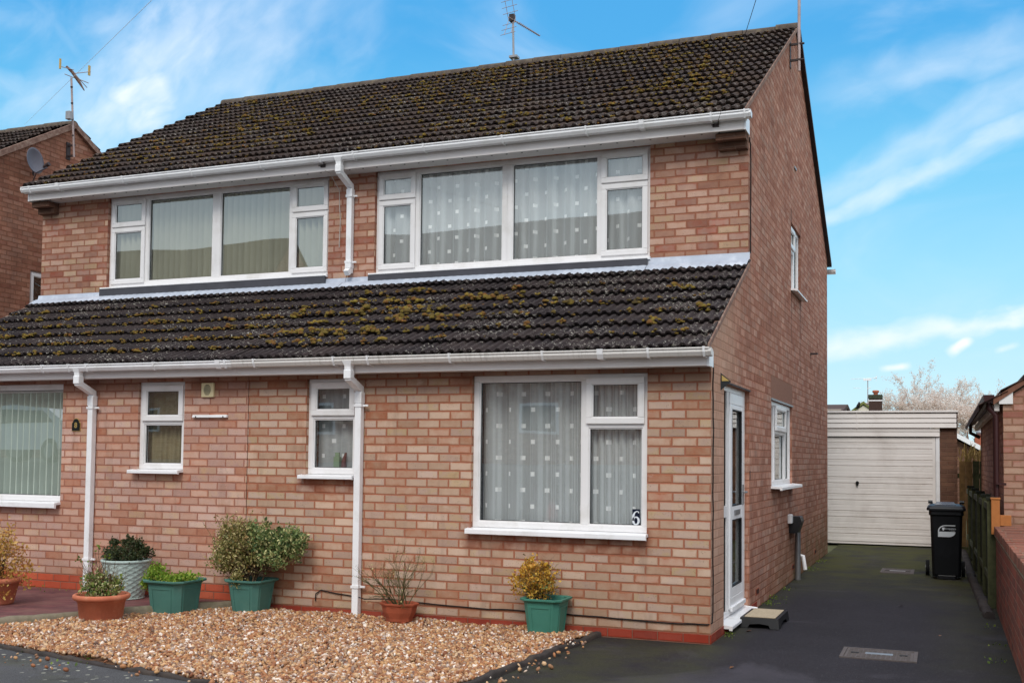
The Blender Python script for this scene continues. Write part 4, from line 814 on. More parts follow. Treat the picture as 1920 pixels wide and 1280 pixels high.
for k in range(4):
    mb = MB(); z = 6.8 + k * .27; mb.tube([(-11.868, 5.31 - k * .02, z), (-11.868, 5.31 - k * .02, z + .02)], .021, 8); mb.build('joint', 'metal_dark', A)
mb = MB(); mb.box(-12., -11.85, 5.33, 5.36, 6.46, 6.49); mb.box(-12., -11.85, 5.33, 5.36, 6.64, 6.67); mb.box(-12.0, -11.985, 5.30, 5.39, 6.42, 6.71); mb.build('wall_bracket', 'metal_dark', A)
mb = MB(); mb.box(-11.93, -11.84, 5.19, 5.27, 7.06, 7.20); mb.build('amplifier', 'metal_grey', A, bevel=.008)
mb = MB(); mb.tube([(-11.93, 5.18, 7.96), (-11.88, 5.27, 7.88), (-11.84, 5.36, 7.77), (-11.80, 5.47, 7.62)], [.018, .028, .03, .008], 8); mb.build('boom', 'mortar_band', A)
mb = MB()
for a, b in (((-11.88, 5.28, 7.86), (-11.82, 5.62, 8.0)), ((-11.86, 5.33, 7.80), (-11.80, 5.56, 7.78)), ((-11.9, 5.12, 7.80), (-11.86, 5.30, 7.79)), ((-11.86, 5.30, 7.86), (-11.82, 5.55, 7.70)), ((-11.9, 5.05, 7.90), (-11.86, 5.28, 7.92))): mb.tube([a, b], .007, 5)
mb.build('elements', 'metal_pole', A)
mb = MB(); mb.box(-11.9, -11.88, 4.99, 5.02, 7.85, 8.02); mb.build('reflector', 'print_gold', A); mb = MB(); mb.box(-11.84, -11.82, 5.58, 5.62, 7.93, 8.10); mb.build('reflector', 'print_gold', A)
SD = thing('satellite_dish', 'grey oval satellite dish on the gable wall of the left neighbour', 'dish', (-12, 4.45, 6.05))
def dishV():
    c = Vector((-11.75, 4.41, 6.14)); n_ = Vector((1., .0, .15)).normalized(); s_ = n_.cross(Vector((0, 0, 1))).normalized(); u_ = s_.cross(n_)
    V, F = [], []; R_, K = 7, 28
    for i in range(R_ + 1):
        r = i / R_
        for k in range(K):
            t = 2 * PI * k / K; V.append(c + s_ * (math.cos(t) * .175 * r) + u_ * (math.sin(t) * .215 * r) - n_ * (.055 * (1 - r * r)))
    for i in range(R_):
        for k in range(K): F.append((i * K + k, i * K + (k + 1) % K, (i + 1) * K + (k + 1) % K, (i + 1) * K + k))
    m_ = len(V); V2 = [v - n_ * .006 for v in V]; return V + V2, F + [tuple(q + m_ for q in f[::-1]) for f in F] + [(R_ * K + k, R_ * K + (k + 1) % K, m_ + R_ * K + (k + 1) % K, m_ + R_ * K + k) for k in range(K)], c, n_, u_, s_
V_, F_, c_, n_, u_, s_ = dishV(); mb = MB(); mb.add(V_, F_, True); mb.build('reflector', 'dish_grey', SD)
mb = MB(); a = c_ - u_ * .20; e = c_ + n_ * .22 - u_ * .17; mb.tube([a, e], .013, 6); mb.tube([c_ - n_ * .06, (-12, 4.62, 5.98)], .018, 6); mb.tube([a, (-12, 4.60, 5.85)], .010, 6); mb.build('arm', 'dish_grey', SD)
mb = MB(); mb.tube([e - n_ * .06 + u_ * .02, e + n_ * .05 + u_ * .05], [.026, .034], 10); mb.build('receiver', 'metal_dark', SD)
# ------------------------------------------------------------------ moss on the tiles
iv, jf = ico(1); iv2 = iv * (1 + .22 * np.sin(iv[:, :1] * 5 + iv[:, 1:2] * 4) * np.cos(iv[:, 2:] * 6)); iv2[:, 2] = np.where(iv2[:, 2] < -.3, -.3, iv2[:, 2]); iv2 += .10 * np.sin(iv * 9 + 1)[:, [1, 2, 0]]
def roof_pts(n, kind, xs, ks, jit):
    r_ = rng; x = xs(n); k = ks(n); fr_ = jit(n)
    g_, sl, y0, z0 = (.2885, RA, -.235, 2.452 - RA * .235) if kind == 'low' else (.2705, RB, 1.475, 4.77 - RB * .025)
    th = math.atan(sl); s_ = k * g_ + fr_; h = .040 + .02 * (.5 - .5 * np.cos(2 * PI * ((x + 8.912) / .088))) * 1.
    return np.stack([x, y0 + s_ * math.cos(th) - h * math.sin(th), z0 + s_ * math.sin(th) + h * math.cos(th)], 1)
P_, S_ = [], []
n = 250; p = roof_pts(n, 'low', lambda n: -4.5 + rng.beta(1.4, 2.2, n) * 3.3, lambda n: rng.choice([1, 2, 3, 4, 5, 6], n, p=[.1, .2, .24, .22, .16, .08]), lambda n: rng.uniform(-.01, .09, n)); P_.append(p); S_.append(rng.gamma(3.2, .0085, n).clip(.008, .05))
n = 90; p = roof_pts(n, 'low', lambda n: rng.uniform(-1.6, -.15, n), lambda n: rng.integers(1, 7, n), lambda n: rng.uniform(0, .06, n)); P_.append(p); S_.append(rng.gamma(2.5, .006, n).clip(.006, .042))
n = 520; p = roof_pts(n, 'low', lambda n: rng.uniform(-8.9, -4.3, n), lambda n: rng.choice([1, 2, 3, 4, 5, 6], n, p=[.12, .26, .24, .2, .12, .06]), lambda n: rng.uniform(-.012, .014, n)); P_.append(p); S_.append(rng.gamma(4, .0042, n).clip(.006, .032))
n = 4300; p = roof_pts(n, 'up', lambda n: rng.uniform(-8.8, -.3, n), lambda n: rng.choice(17, n, p=(lambda w_: w_ / w_.sum())(np.array([.3, .5, .7, 1, 1.1, 1.2, 1.2, 1.3, 1.2, 1.3, 1.3, 1.3, 1.4, 1.5, 1.5, 1.2, 1.]))), lambda n: rng.uniform(-.01, .02, n))
keep = (np.sin(p[:, 0] * 2.1 + p[:, 1]) + np.sin(p[:, 0] * .9 - p[:, 1] * 1.7) + rng.normal(0, .9, n)) > -.2; p = p[keep]; P_.append(p); S_.append(rng.gamma(2.6, .0046, len(p)).clip(.005, .030))
pp = np.concatenate(P_); ss = np.concatenate(S_)
rep = np.where(ss > .014, rng.integers(4, 8, len(ss)), 1); ix = np.repeat(np.arange(len(ss)), rep); big_ = rep[ix] > 1; base_s = ss[ix]
pp = pp[ix] + np.where(big_[:, None], rng.normal(size=(len(ix), 3)) * base_s[:, None] * np.array([.75, .5, .28]), 0.); pp[:, 2] += np.where(big_, (pp[:, 1] - np.concatenate(P_)[ix][:, 1]) * .5, 0); ss = base_s * np.where(big_, rng.uniform(.35, .7, len(ix)), 1.)
sc = np.stack([ss * rng.uniform(.9, 1.35, len(ss)), ss * rng.uniform(.8, 1.2, len(ss)), ss * rng.uniform(.7, 1.1, len(ss))], 1)
az0 = rng.uniform(0, 6.28, len(ss)); RZ = np.zeros((len(ss), 3, 3)); RZ[:, 0, 0] = np.cos(az0); RZ[:, 0, 1] = -np.sin(az0); RZ[:, 1, 0] = np.sin(az0); RZ[:, 1, 1] = np.cos(az0); RZ[:, 2, 2] = 1
V_, F_ = scatter(iv2, jf, pp, sc, RZ); MV_ = V_; tag(npobj('moss', V_, F_, 'moss'), 'yellow-green and rusty clumps of moss growing along the tile courses of both roofs', 'moss', kind='stuff')
# ------------------------------------------------------------------ gravel bed and kerbs
GP = [(-4.44, -.01), (-4.52, .0), (-4.93, -.66), (-5.36, -1.40), (-5.62, -2.02), (-5.5, -2.28), (-4.95, -2.44), (-3.69, -2.69), (-2.63, -2.89), (-1.9, -3.06), (-1.6, -3.3), (-1.18, -3.3), (-1.13, -2.2), (-1.05, -1.2), (-.95, -.04), (-.96, -.01)]
def inside(p, poly):
    x, y = p[:, 0], p[:, 1]; r_ = np.zeros(len(p), bool); n = len(poly)
    for i in range(n):
        x0, y0 = poly[i]; x1, y1 = poly[(i + 1) % n]; c_ = ((y0 > y) != (y1 > y)) & (x < (x1 - x0) * (y - y0) / (y1 - y0 + 1e-12) + x0); r_ ^= c_
    return r_
mb = MB(); mb.prism(GP, 'z', -.02, .014); struct(mb.build('ground', 'gravel_bed'))
n = 52000; q = np.stack([rng.uniform(-5.7, -.9, n), rng.uniform(-3.3, 0, n)], 1); q = q[inside(q, GP)]; q = np.concatenate([q, np.stack([rng.normal(-.93, .07, 60) - .0, rng.uniform(-3.0, -.2, 60)], 1), np.stack([rng.uniform(-4.5, -2., 40), rng.uniform(-3.05, -2.7, 40)], 1)]); n = len(q)
hz = .020 + .014 * np.sin(q[:, 0] * 2.3 + 1) * np.sin(q[:, 1] * 3.1) + .010 * np.sin(q[:, 0] * 7.) * np.cos(q[:, 1] * 6.) + rng.uniform(.004, .016, n)
iv0, if0 = ico(0); iv0 = iv0 * np.array([1., .8, .6]); ss = rng.gamma(8, .00172, n).clip(.006, .026); sc = np.stack([ss * rng.uniform(.9, 1.4, n), ss, ss * rng.uniform(.7, 1.1, n)], 1)
V_, F_ = scatter(iv0, if0, np.column_stack([q, hz]), sc, rotmats(n)); tag(npobj('gravel', V_, F_, 'pebble'), 'golden brown pebble gravel filling the front bed under the windows', 'gravel', kind='stuff')
def kerb(name, pts, w_, h, mat, label, z0=-.02, wob=.006):
    mb = MB(); P = [Vector((x, y, 0)) for x, y in pts]; fine = []
    for a, b in zip(P, P[1:]):
        n = max(1, int((b - a).length / .09)); fine += [a.lerp(b, k / n) for k in range(n)]
    fine.append(P[-1]); prof = [(-.5, 0), (-.5, .75), (-.32, 1.), (.32, 1.), (.5, .75), (.5, 0)]; vs = []
    for i, p in enumerate(fine):
        d = (fine[min(i + 1, len(fine) - 1)] - fine[max(i - 1, 0)]).normalized(); nn = Vector((-d.y, d.x, 0)); hh = h + random.gauss(0, wob); jj = random.gauss(0, wob)
        for a, b in prof: vs.append(p + nn * (a * w_ + jj) + Vector((0, 0, z0 + (hh - z0) * b)))
    k = 6; mb.add(vs, [(i * k + j, i * k + j + 1, (i + 1) * k + j + 1, (i + 1) * k + j) for i in range(len(fine) - 1) for j in range(k - 1)], True); mb.add(vs[:k], [tuple(range(k))]); mb.add(vs[-k:], [tuple(range(k))[::-1]])
    return tag(mb.build(name, mat), label, 'kerb')
kerb('kerb', [(-.93, -.03), (-1.03, -1.2), (-1.11, -2.2), (-1.16, -3.4)], .055, .035, 'kerb_dark', 'dark low edging strip between the gravel bed and the tarmac drive')
kerb('kerb', [(-5.60, -2.20), (-4.95, -2.47), (-3.69, -2.72), (-2.63, -2.92), (-1.9, -3.1)], .05, .022, 'kerb_dark', 'dark low edging strip between the gravel bed and the left drive')
kerb('kerb', [(-4.47, -.02), (-4.95, -.66), (-5.38, -1.40), (-5.64, -2.03), (-7.5, -1.96), (-12, -1.9)], .10, .092, 'concrete', 'mossy concrete kerb holding back the red block paving')
# ------------------------------------------------------------------ plants
LV = np.array([(0, 0, 0), (.42, .5, .10), (0, 1., -.05), (-.42, .5, .10)]); LF = np.array([(0, 1, 2), (0, 2, 3)])
def leaves(name, mat, parent, pts, size, elong=1., up=.0):
    n = len(pts); R_ = rotmats(n); sz = rng.gamma(9, size / 9, n); sc = np.stack([sz, sz * elong, sz], 1)
    if up:  # tilt the leaf axis upwards
        ax = R_[:, :, 1]; ax[:, 2] = np.abs(ax[:, 2]) + up; ax /= np.linalg.norm(ax, axis=1)[:, None]; s_ = np.cross(ax, R_[:, :, 2]); s_ /= np.linalg.norm(s_, axis=1)[:, None]; R_ = np.stack([s_, ax, np.cross(s_, ax)], 2)
    V, F = scatter(LV, LF, pts, sc, R_); return npobj(name, V, F, mat, parent, smooth=False)
def blob(n, c, r, shell=.55, clump=0, cr_=.05):
    """points in an ellipsoid, denser towards the surface, gathered in clumps"""
    c = np.array(c); r = np.array(r)
    m_ = clump or n; d = rng.normal(size=(m_, 3)); d /= np.linalg.norm(d, axis=1)[:, None]; rad = (shell + (1 - shell) * rng.random(m_) ** .7)[:, None]
    p = c + d * r * rad * (1 + .10 * rng.normal(size=(m_, 1)))
    if clump: p = p[rng.integers(0, m_, n)] + rng.normal(size=(n, 3)) * cr_
    return p
def branch(mb, p, d, L, r, depth, spread, tips, bend=.25, seg=5, kids=(2, 3), shrink=.72, up=.1):
    pts = [Vector(p)]; dd = Vector(d).normalized(); n = 4
    for i in range(n):
        dd = (dd + Vector((random.gauss(0, bend), random.gauss(0, bend), random.gauss(0, bend) + up)) * .35).normalized(); pts.append(pts[-1] + dd * L / n)
    mb.tube(pts, [r * (1 - .45 * i / n) for i in range(n + 1)], seg if depth > 1 else 4, cap=False)
    tips.append(pts[-1]); tips.append(pts[2])
    if depth <= 0: return
    for k in range(random.randint(*kids)):
        i = random.choice((2, 3, 4)); nd = (dd + Vector((random.gauss(0, spread), random.gauss(0, spread), random.gauss(0, spread * .7)))).normalized(); branch(mb, pts[i], nd, L * random.uniform(shrink - .12, shrink + .12), r * .55, depth - 1, spread, tips, bend, seg, kids, shrink, up)
def stems(parent, base, n, L, r, depth, spread, mat, name='stem', up=.2, lean=.5):
    mb = MB(); tips = []
    for k in range(n): branch(mb, base + Vector((random.gauss(0, .03), random.gauss(0, .03), 0)), (random.gauss(0, lean), random.gauss(0, lean), 1), L, r, depth, spread, tips, up=up)
    mb.build(name, mat, parent); return np.array([t[:] for t in tips])
def sq_ring(a, c, z, cx, cy, rot=0.):
    p = [(a, -a + c), (a, a - c), (a - c, a), (-a + c, a), (-a, a - c), (-a, -a + c), (-a + c, -a), (a - c, -a)]; cs, sn = math.cos(rot), math.sin(rot)
    return [(cx + x * cs - y * sn, cy + x * sn + y * cs, z) for x, y in p]
def planter(label, cx, cy, z0, ab, at, h, mat, rot=0., group=None):
    Tt = thing('plant_pot', label, 'plant pot', (cx, cy, z0), group); mb = MB()
    prof = [(ab * .97, z0), (ab, z0 + .01), (at * .97, z0 + h * .90), (at * .99, z0 + h * .90), (at * 1.03, z0 + h * .925), (at * 1.14, z0 + h * .95), (at * 1.15, z0 + h), (at * 1.10, z0 + h * 1.005), (at * .93, z0 + h * .985), (at * .90, z0 + h * .80)]
    vs = [v for a, z in prof for v in sq_ring(a, a * .28, z, cx, cy, rot)]; mb.add(vs, [(i * 8 + k, i * 8 + (k + 1) % 8, (i + 1) * 8 + (k + 1) % 8, (i + 1) * 8 + k) for i in range(len(prof) - 1) for k in range(8)]); mb.add(vs[:8], [tuple(range(8))[::-1]])
    b_ = mb.build('pot_body', mat, Tt, bevel=.004)
    for s_ in range(4):   # raised panel frame on each broad face
        an = rot + s_ * PI / 2; n_ = Vector((math.cos(an), math.sin(an), 0)); t_ = Vector((-n_.y, n_.x, 0)); mp = MB()
        def pt(u, f, o): a = ab + (at * .97 - ab) * f; return Vector((cx, cy, z0 + h * .9 * f)) + n_ * (a + o) + t_ * (u * a)
        for u0, u1, f0, f1 in ((-.60, .60, .84, .90), (-.60, .60, .0 + .04, .09), (-.60, -.52, .09, .84), (.52, .60, .09, .84)):
            v_ = [pt(u0, f0, -.002), pt(u1, f0, -.002), pt(u1, f1, -.002), pt(u0, f1, -.002), pt(u0, f0, .005), pt(u1, f0, .005), pt(u1, f1, .005), pt(u0, f1, .005)]; mp.add(v_, [(4, 5, 6, 7), (0, 1, 5, 4), (1, 2, 6, 5), (2, 3, 7, 6), (3, 0, 4, 7)])
        mp.build('panel_frame', mat, b_)
    ms = MB(); ms.add(sq_ring(at * .92, at * .25, z0 + h * .86, cx, cy, rot), [tuple(range(8))]); ms.build('soil', 'soil', Tt); return Tt
# 1 golden orange bush at the left edge
cx, cy, z0 = -6.36, -1.10, .072
Tt = thing('plant_pot', 'terracotta pot at the left edge, mostly hidden under an orange-yellow bush', 'plant pot', (cx, cy, z0)); mb = MB()
mb.lathe([(.001, z0), (.11, z0), (.125, z0 + .02), (.165, z0 + .20), (.185, z0 + .20), (.19, z0 + .24), (.165, z0 + .245), (.15, z0 + .2), (.001, z0 + .19)], cx, cy, 28); mb.build('pot_body', 'terracotta', Tt)
S_ = thing('shrub', 'orange and yellow leaved shrub in the pot cut by the left edge', 'shrub', (cx, cy, z0 + .2)); t_ = stems(S_, Vector((cx, cy, z0 + .17)), 9, .24, .006, 3, .5, 'stem_brown')
t_ = t_ + 0; p = np.concatenate([blob(1500, (cx + .02, cy, z0 + .32), (.30, .26, .26), .3, 130, .028), t_[rng.integers(0, len(t_), 900)] + rng.normal(size=(900, 3)) * .02]); leaves('leaves', 'leaf_orange', S_, p, .021, 1.2)
# 2 round ribbed terracotta pot
cx, cy, z0 = -5.06, -1.22, .0
Tt = thing('plant_pot', 'round ribbed terracotta pot with thick rim, in front of the left downpipe', 'plant pot', (cx, cy, z0)); mb = MB()
rib = lambda t, z: 1 + (.012 * math.cos(t * 36) if z < .185 else 0); mb.lathe([(.001, z0), (.165, z0), (.172, .01), (.196, .185), (.200, .186), (.204, .205)], cx, cy, 144, True, rib); mb.lathe([(.204, .205), (.228, .21), (.240, .228), (.236, .248), (.222, .256), (.205, .25), (.195, .20)], cx, cy, 48); mb.build('pot_body', 'terracotta', Tt)
mb = MB(); mb.lathe([(.001, .215), (.2, .21)], cx, cy, 24); mb.build('soil', 'soil', Tt)
S_ = thing('shrub', 'sparse variegated shrub with a few long upright shoots in the round terracotta pot', 'shrub', (cx, cy, .21)); t_ = stems(S_, Vector((cx, cy, .20)), 12, .17, .006, 2, .45, 'stem_brown', up=.35)
p = np.concatenate([blob(520, (cx - .12, cy, .30), (.09, .08, .09), .1, 45, .02), blob(700, (cx + .02, cy - .04, .33), (.13, .12, .14), .1, 60, .02), blob(420, (cx + .13, cy + .02, .32), (.09, .08, .10), .1, 36, .018)]); leaves('leaves', 'leaf_mixed', S_, p, .020, 1.1, .2)
mb = MB(); tp = []
for dx, dy, hh in ((-.20, 0, .30), (-.12, .02, .26), (-.04, 0, .42), (-.09, .03, .38), (.03, 0, .34)):
    b = Vector((cx + dx * .3, cy, .24)); pts = [b, b + Vector((dx * .5, dy, hh * .5)), b + Vector((dx, dy, hh))]; mb.tube(pts, [.004, .003, .002], 5); tp += [pts[-1][:], pts[1][:]]
mb.tube([(cx + .06, cy, .2), (cx + .10, cy - .01, .43)], .009, 6); mb.build('shoots', 'stem_brown', S_); tp = np.array(tp); leaves('young_leaves', 'leaf_weed', S_, tp[rng.integers(0, len(tp), 70)] + rng.normal(size=(70, 3)) * .014, .022)
# 3 tall lattice pot on the paving
cx, cy, z0 = -5.63, -.27, .072
Tt = thing('plant_pot', 'tall pale grey-green pot with a lattice pattern on the red paving by the wall', 'plant pot', (cx, cy, z0)); mb = MB(); H_ = .37; rows_ = []
K = 112; nz = 46
for j in range(nz + 1):
    f = j / nz; z = z0 + .015 + (H_ - .035) * f; r = .168 + .052 * f
    for k in range(K):
        t = 2 * PI * k / K; a = (t * 14 / PI / 2 + f * 7) % 1; b = (t * 14 / PI / 2 - f * 7) % 1; e = min(abs(a - .5), abs(b - .5)); rows_.append((cx + (r + (.006 if e < .12 else 0)) * math.cos(t), cy + (r + (.006 if e < .12 else 0)) * math.sin(t), z))
mb.add(rows_, [(j * K + k, j * K + (k + 1) % K, (j + 1) * K + (k + 1) % K, (j + 1) * K + k) for j in range(nz) for k in range(K)], True)
mb.lathe([(.001, z0), (.17, z0), (.178, z0 + .006), (.178, z0 + .016), (.168, z0 + .018)], cx, cy, 40); b_ = mb.build('pot_body', 'pot_lattice', Tt)
mb = MB(); mb.lathe([(.218, z0 + H_ - .025), (.232, z0 + H_ - .018), (.238, z0 + H_ - .004), (.230, z0 + H_ + .008), (.214, z0 + H_ + .004), (.206, z0 + H_ - .05)], cx, cy, 48); mb.build('rim', 'pot_lattice', Tt)
mb = MB(); mb.lathe([(.001, z0 + H_ - .04), (.212, z0 + H_ - .04)], cx, cy, 24); mb.build('soil', 'soil', Tt)
S_ = thing('shrub', 'small dark green box-like shrub in the tall lattice pot', 'shrub', (cx, cy, z0 + H_ - .04)); stems(S_, Vector((cx, cy, z0 + H_ - .05)), 12, .13, .005, 2, .5, 'stem_brown')
p = np.concatenate([blob(3600, (cx, cy, z0 + H_ + .045), (.235, .20, .085), .2, 150, .020)] + [blob(320, (cx + dx, cy + dy, z0 + H_ + dz), (.045, .045, .06), .1, 14, .014) for dx, dy, dz in ((-.14, 0, .15), (-.03, .02, .13), (.05, 0, .165), (.15, 0, .15), (.2, .02, .08), (-.21, 0, .05))]); leaves('leaves', 'leaf_dark', S_, p, .017, 1.2, .15)
# 4 green planter with lime groundcover
cx, cy = -4.83, -.54
planter('faded green square planter on the gravel, between lattice pot and big bush', cx, cy, .0, .165, .20, .325, 'pot_green', 0., 'green square planters')
S_ = thing('plant', 'bright lime green low plant filling the faded green planter', 'plant', (cx, cy, .30)); stems(S_, Vector((cx, cy, .27)), 8, .06, .004, 1, .5, 'stem_green')
p = np.concatenate([blob(1500, (cx + .03, cy, .325), (.19, .18, .03), .1, 110, .018), blob(1100, (cx - .17, cy - .05, .36), (.10, .09, .10), .15, 60, .018), blob(260, (cx - .23, cy - .10, .27), (.05, .05, .06), .1, 20, .015)]); leaves('leaves', 'leaf_lime', S_, p, .021, 1.0, .3)
# 5 big variegated bush in a green planter
cx, cy = -4.22, -.215
planter('green square planter under the biggest bush, against the house wall', cx, cy, .01, .135, .175, .315, 'pot_green', 0., 'green square planters')
S_ = thing('shrub', 'big spreading variegated bush reaching out to the right above its green planter', 'shrub', (cx, cy, .3)); stems(S_, Vector((cx, cy, .27)), 16, .24, .008, 3, .55, 'stem_brown')
p = np.concatenate([blob(7200, (cx - .10, cy - .02, .585), (.29, .18, .245), .35, 330, .028), blob(1100, (cx - .28, cy - .04, .50), (.13, .12, .17), .3, 60, .03), blob(420, (cx - .05, cy - .14, .34), (.04, .04, .10), .2, 20, .018)]); leaves('leaves', 'leaf_varieg', S_, p, .0175, 1.25, .1)
p = np.concatenate([blob(4600, (cx + .24, cy - .0, .61), (.27, .15, .18), .3, 210, .025), blob(1200, (cx + .46, cy, .69), (.13, .10, .11), .2, 60, .022), blob(900, (cx + .08, cy, .74), (.16, .12, .09), .2, 50, .02)]); leaves('leaves', 'leaf_varieg_green', S_, p, .021, 1.3, .15)
mb = MB(); tw = []
for k in range(46):
    b = Vector((cx - .12 + random.gauss(0, .14), cy + random.gauss(0, .06), .62)); d = Vector((random.gauss(-.3, .45), random.gauss(0, .3), 1)).normalized(); e = b + d * random.uniform(.20, .33); mb.tube([b, (b + e) / 2 + Vector((0, 0, .01)), e], [.0025, .002, .0015], 4, cap=False); tw += [e[:], ((b + e) / 2)[:], (b * .2 + e * .8)[:]]
mb.build('twigs', 'stem_green', S_); tw = np.array(tw); leaves('twig_leaves', 'leaf_varieg', S_, tw[rng.integers(0, len(tw), 700)] + rng.normal(size=(700, 3)) * .014, .014, 1.3)
# 6 low terracotta pot with a bare twiggy plant
cx, cy, z0 = -2.69, -.20, .015
Tt = thing('plant_pot', 'low faceted terracotta pot on short feet on the gravel right of the middle downpipe', 'plant pot', (cx, cy, z0)); mb = MB()
mb.lathe([(.001, z0 + .022), (.118, z0 + .02), (.122, z0 + .03), (.126, z0 + .05), (.150, z0 + .10), (.166, z0 + .16), (.178, z0 + .162), (.182, z0 + .180), (.172, z0 + .184), (.160, z0 + .17), (.15, z0 + .13)], cx, cy, 8, False, None, PI / 8, 1., .8); mb.build('pot_body', 'terracotta_dark', Tt, bevel=.005)
for k in range(4):
    a = PI / 4 + k * PI / 2; mb = MB(); x, y = cx + math.cos(a) * .09, cy + math.sin(a) * .075; mb.box(x - .028, x + .028, y - .022, y + .022, z0 - .01, z0 + .026); mb.build('foot', 'terracotta_dark', Tt, bevel=.004)
mb = MB(); mb.lathe([(.001, z0 + .15), (.155, z0 + .145)], cx, cy, 16, sy=.8); mb.build('soil', 'soil', Tt)
S_ = thing('shrub', 'bare twiggy shrub almost without leaves in the low terracotta pot', 'shrub', (cx, cy, z0 + .15)); t1 = stems(S_, Vector((cx, cy, z0 + .13)), 9, .20, .0062, 3, .55, 'stem_green', up=.12, lean=.6)
t2 = stems(S_, Vector((cx + .06, cy, z0 + .13)), 5, .24, .005, 3, .35, 'stem_green', up=.3, lean=.3); tt = np.concatenate([t1, t2]); leaves('leaves', 'leaf_varieg', S_, tt[rng.integers(0, len(tt), 420)] + rng.normal(size=(420, 3)) * .010, .010, 1.2)  # the small leaf pieces on these twigs stand in for buds
# 7 golden bush in the newer green planter
cx, cy = -1.325, -.20
planter('clean dark green square planter below the big window, at the end of the gravel', cx, cy, .005, .125, .160, .315, 'pot_green_new', 0., 'green square planters')
S_ = thing('shrub', 'round golden yellow leaved bush in the green planter below the big window', 'shrub', (cx - .1, cy, .3)); stems(S_, Vector((cx - .08, cy, .27)), 12, .16, .005, 3, .55, 'stem_brown')
p = np.concatenate([blob(2900, (cx - .105, cy, .445), (.185, .15, .135), .3, 170, .022), blob(260, (cx - .15, cy, .58), (.05, .05, .05), .2, 18, .016), blob(200, (cx - .02, cy, .57), (.05, .05, .03), .2, 14, .014)]); leaves('leaves', 'leaf_gold', S_, p, .0175, 1.2, .15)
p = blob(900, (cx - .10, cy + .02, .41), (.15, .12, .10), .2, 80, .02); leaves('leaves', 'leaf_varieg_green', S_, p, .015, 1.2)
# weeds
W_ = []
for x, y, n, s_ in ((-5.10, -.62, 70, .05), (-4.52, -.50, 34, .04), (-4.60, -.33, 30, .03), (.06, .42, 30, .03), (.06, 2.65, 60, .06), (.06, 3.1, 40, .05), (.05, 4.0, 30, .04), (.05, 6.4, 50, .08), (.05, 7.6, 40, .06), (2.12, 1.9, 8, .05), (2.13, .9, 14, .05), (2.10, .1, 18, .05), (-3.55, -.05, 18, .03), (-3.3, -.06, 14, .03), (-4.75, -2.44, 26, .10), (-3.9, -2.66, 24, .10), (-6.9, -.04, 20, .12), (-6.4, -.03, 20, .15)):
    W_.append(np.stack([rng.normal(x, s_, n), rng.normal(y, s_, n), np.abs(rng.normal(.012 + (.07 if x < -6 else 0), .012, n))], 1))
tag(leaves('weeds', 'leaf_weed', None, np.concatenate(W_), .014, 1.2, .4), 'small green weeds sprouting along the walls and kerbs', 'weeds', kind='stuff')
# ------------------------------------------------------------------ drive: bin, step, covers
B_ = thing('wheelie_bin', 'black wheeled rubbish bin with a white logo standing in front of the garage', 'bin', (1.765, 6.2, 0))
def rrect(x0, x1, y0, y1, z, c=.03): return [(x0 + c, y0, z), (x1 - c, y0, z), (x1, y0 + c, z), (x1, y1 - c, z), (x1 - c, y1, z), (x0 + c, y1, z), (x0, y1 - c, z), (x0, y0 + c, z)]
rings = [rrect(1.60, 1.93, 6.12, 6.50, .03), rrect(1.595, 1.935, 6.11, 6.51, .06), rrect(1.575, 1.955, 6.03, 6.58, .80), rrect(1.56, 1.97, 6.01, 6.60, .81), rrect(1.56, 1.97, 6.01, 6.60, .86)]
mb = MB(); mb.add([v for r in rings for v in r], [(i * 8 + k, i * 8 + (k + 1) % 8, (i + 1) * 8 + (k + 1) % 8, (i + 1) * 8 + k) for i in range(4) for k in range(8)]); mb.add(rings[0], [tuple(range(8))[::-1]]); mb.add(rings[-1], [tuple(range(8))])
mb.box(1.66, 1.87, 6.098, 6.13, .0, .05); mb.build('body', 'bin_black', B_, bevel=.006)
mb = MB(); mb.add(rrect(1.535, 1.995, 5.98, 6.64, .865) + rrect(1.535, 1.995, 5.98, 6.64, .895) + rrect(1.56, 1.97, 6.01, 6.62, .925) + rrect(1.60, 1.93, 6.05, 6.6, .935), [(i * 8 + k, i * 8 + (k + 1) % 8, (i + 1) * 8 + (k + 1) % 8, (i + 1) * 8 + k) for i in range(3) for k in range(8)] + [tuple(range(8))[::-1], tuple(range(24, 32))]); LD = mb.build('lid', 'bin_black', B_, bevel=.006)
mb = MB(); mb.add([(1.63, 6.04, .938), (1.88, 6.04, .938), (1.86, 6.45, .962), (1.65, 6.45, .962), (1.63, 6.04, .93), (1.88, 6.04, .93), (1.86, 6.5, .93), (1.65, 6.5, .93)], [(0, 1, 2, 3), (4, 5, 1, 0), (5, 6, 2, 1), (7, 4, 0, 3), (6, 7, 3, 2)]); mb.build('lid_panel', 'bin_lid_top', LD)
for x in (1.575, 1.955):
    mb = MB(); mb.tube([(x - .028, 6.52, .955), (x + .028, 6.52, .955)], .022, 10); mb.build('hinge', 'bin_black', LD)
mb = MB(); mb.tube([(1.60, 6.66, .90), (1.93, 6.66, .90)], .014, 8); mb.build('handle', 'bin_black', B_)
for x in (1.535, 1.965):
    mb = MB(); mb.tube([(x - .022, 6.56, .10), (x + .022, 6.56, .10)], .10, 24); wh = mb.build('wheel', 'tyre', B_, bevel=.008); mb = MB(); mb.tube([(x - .026, 6.56, .10), (x + .026, 6.56, .10)], .035, 12); mb.build('hub', 'metal_grey', wh)
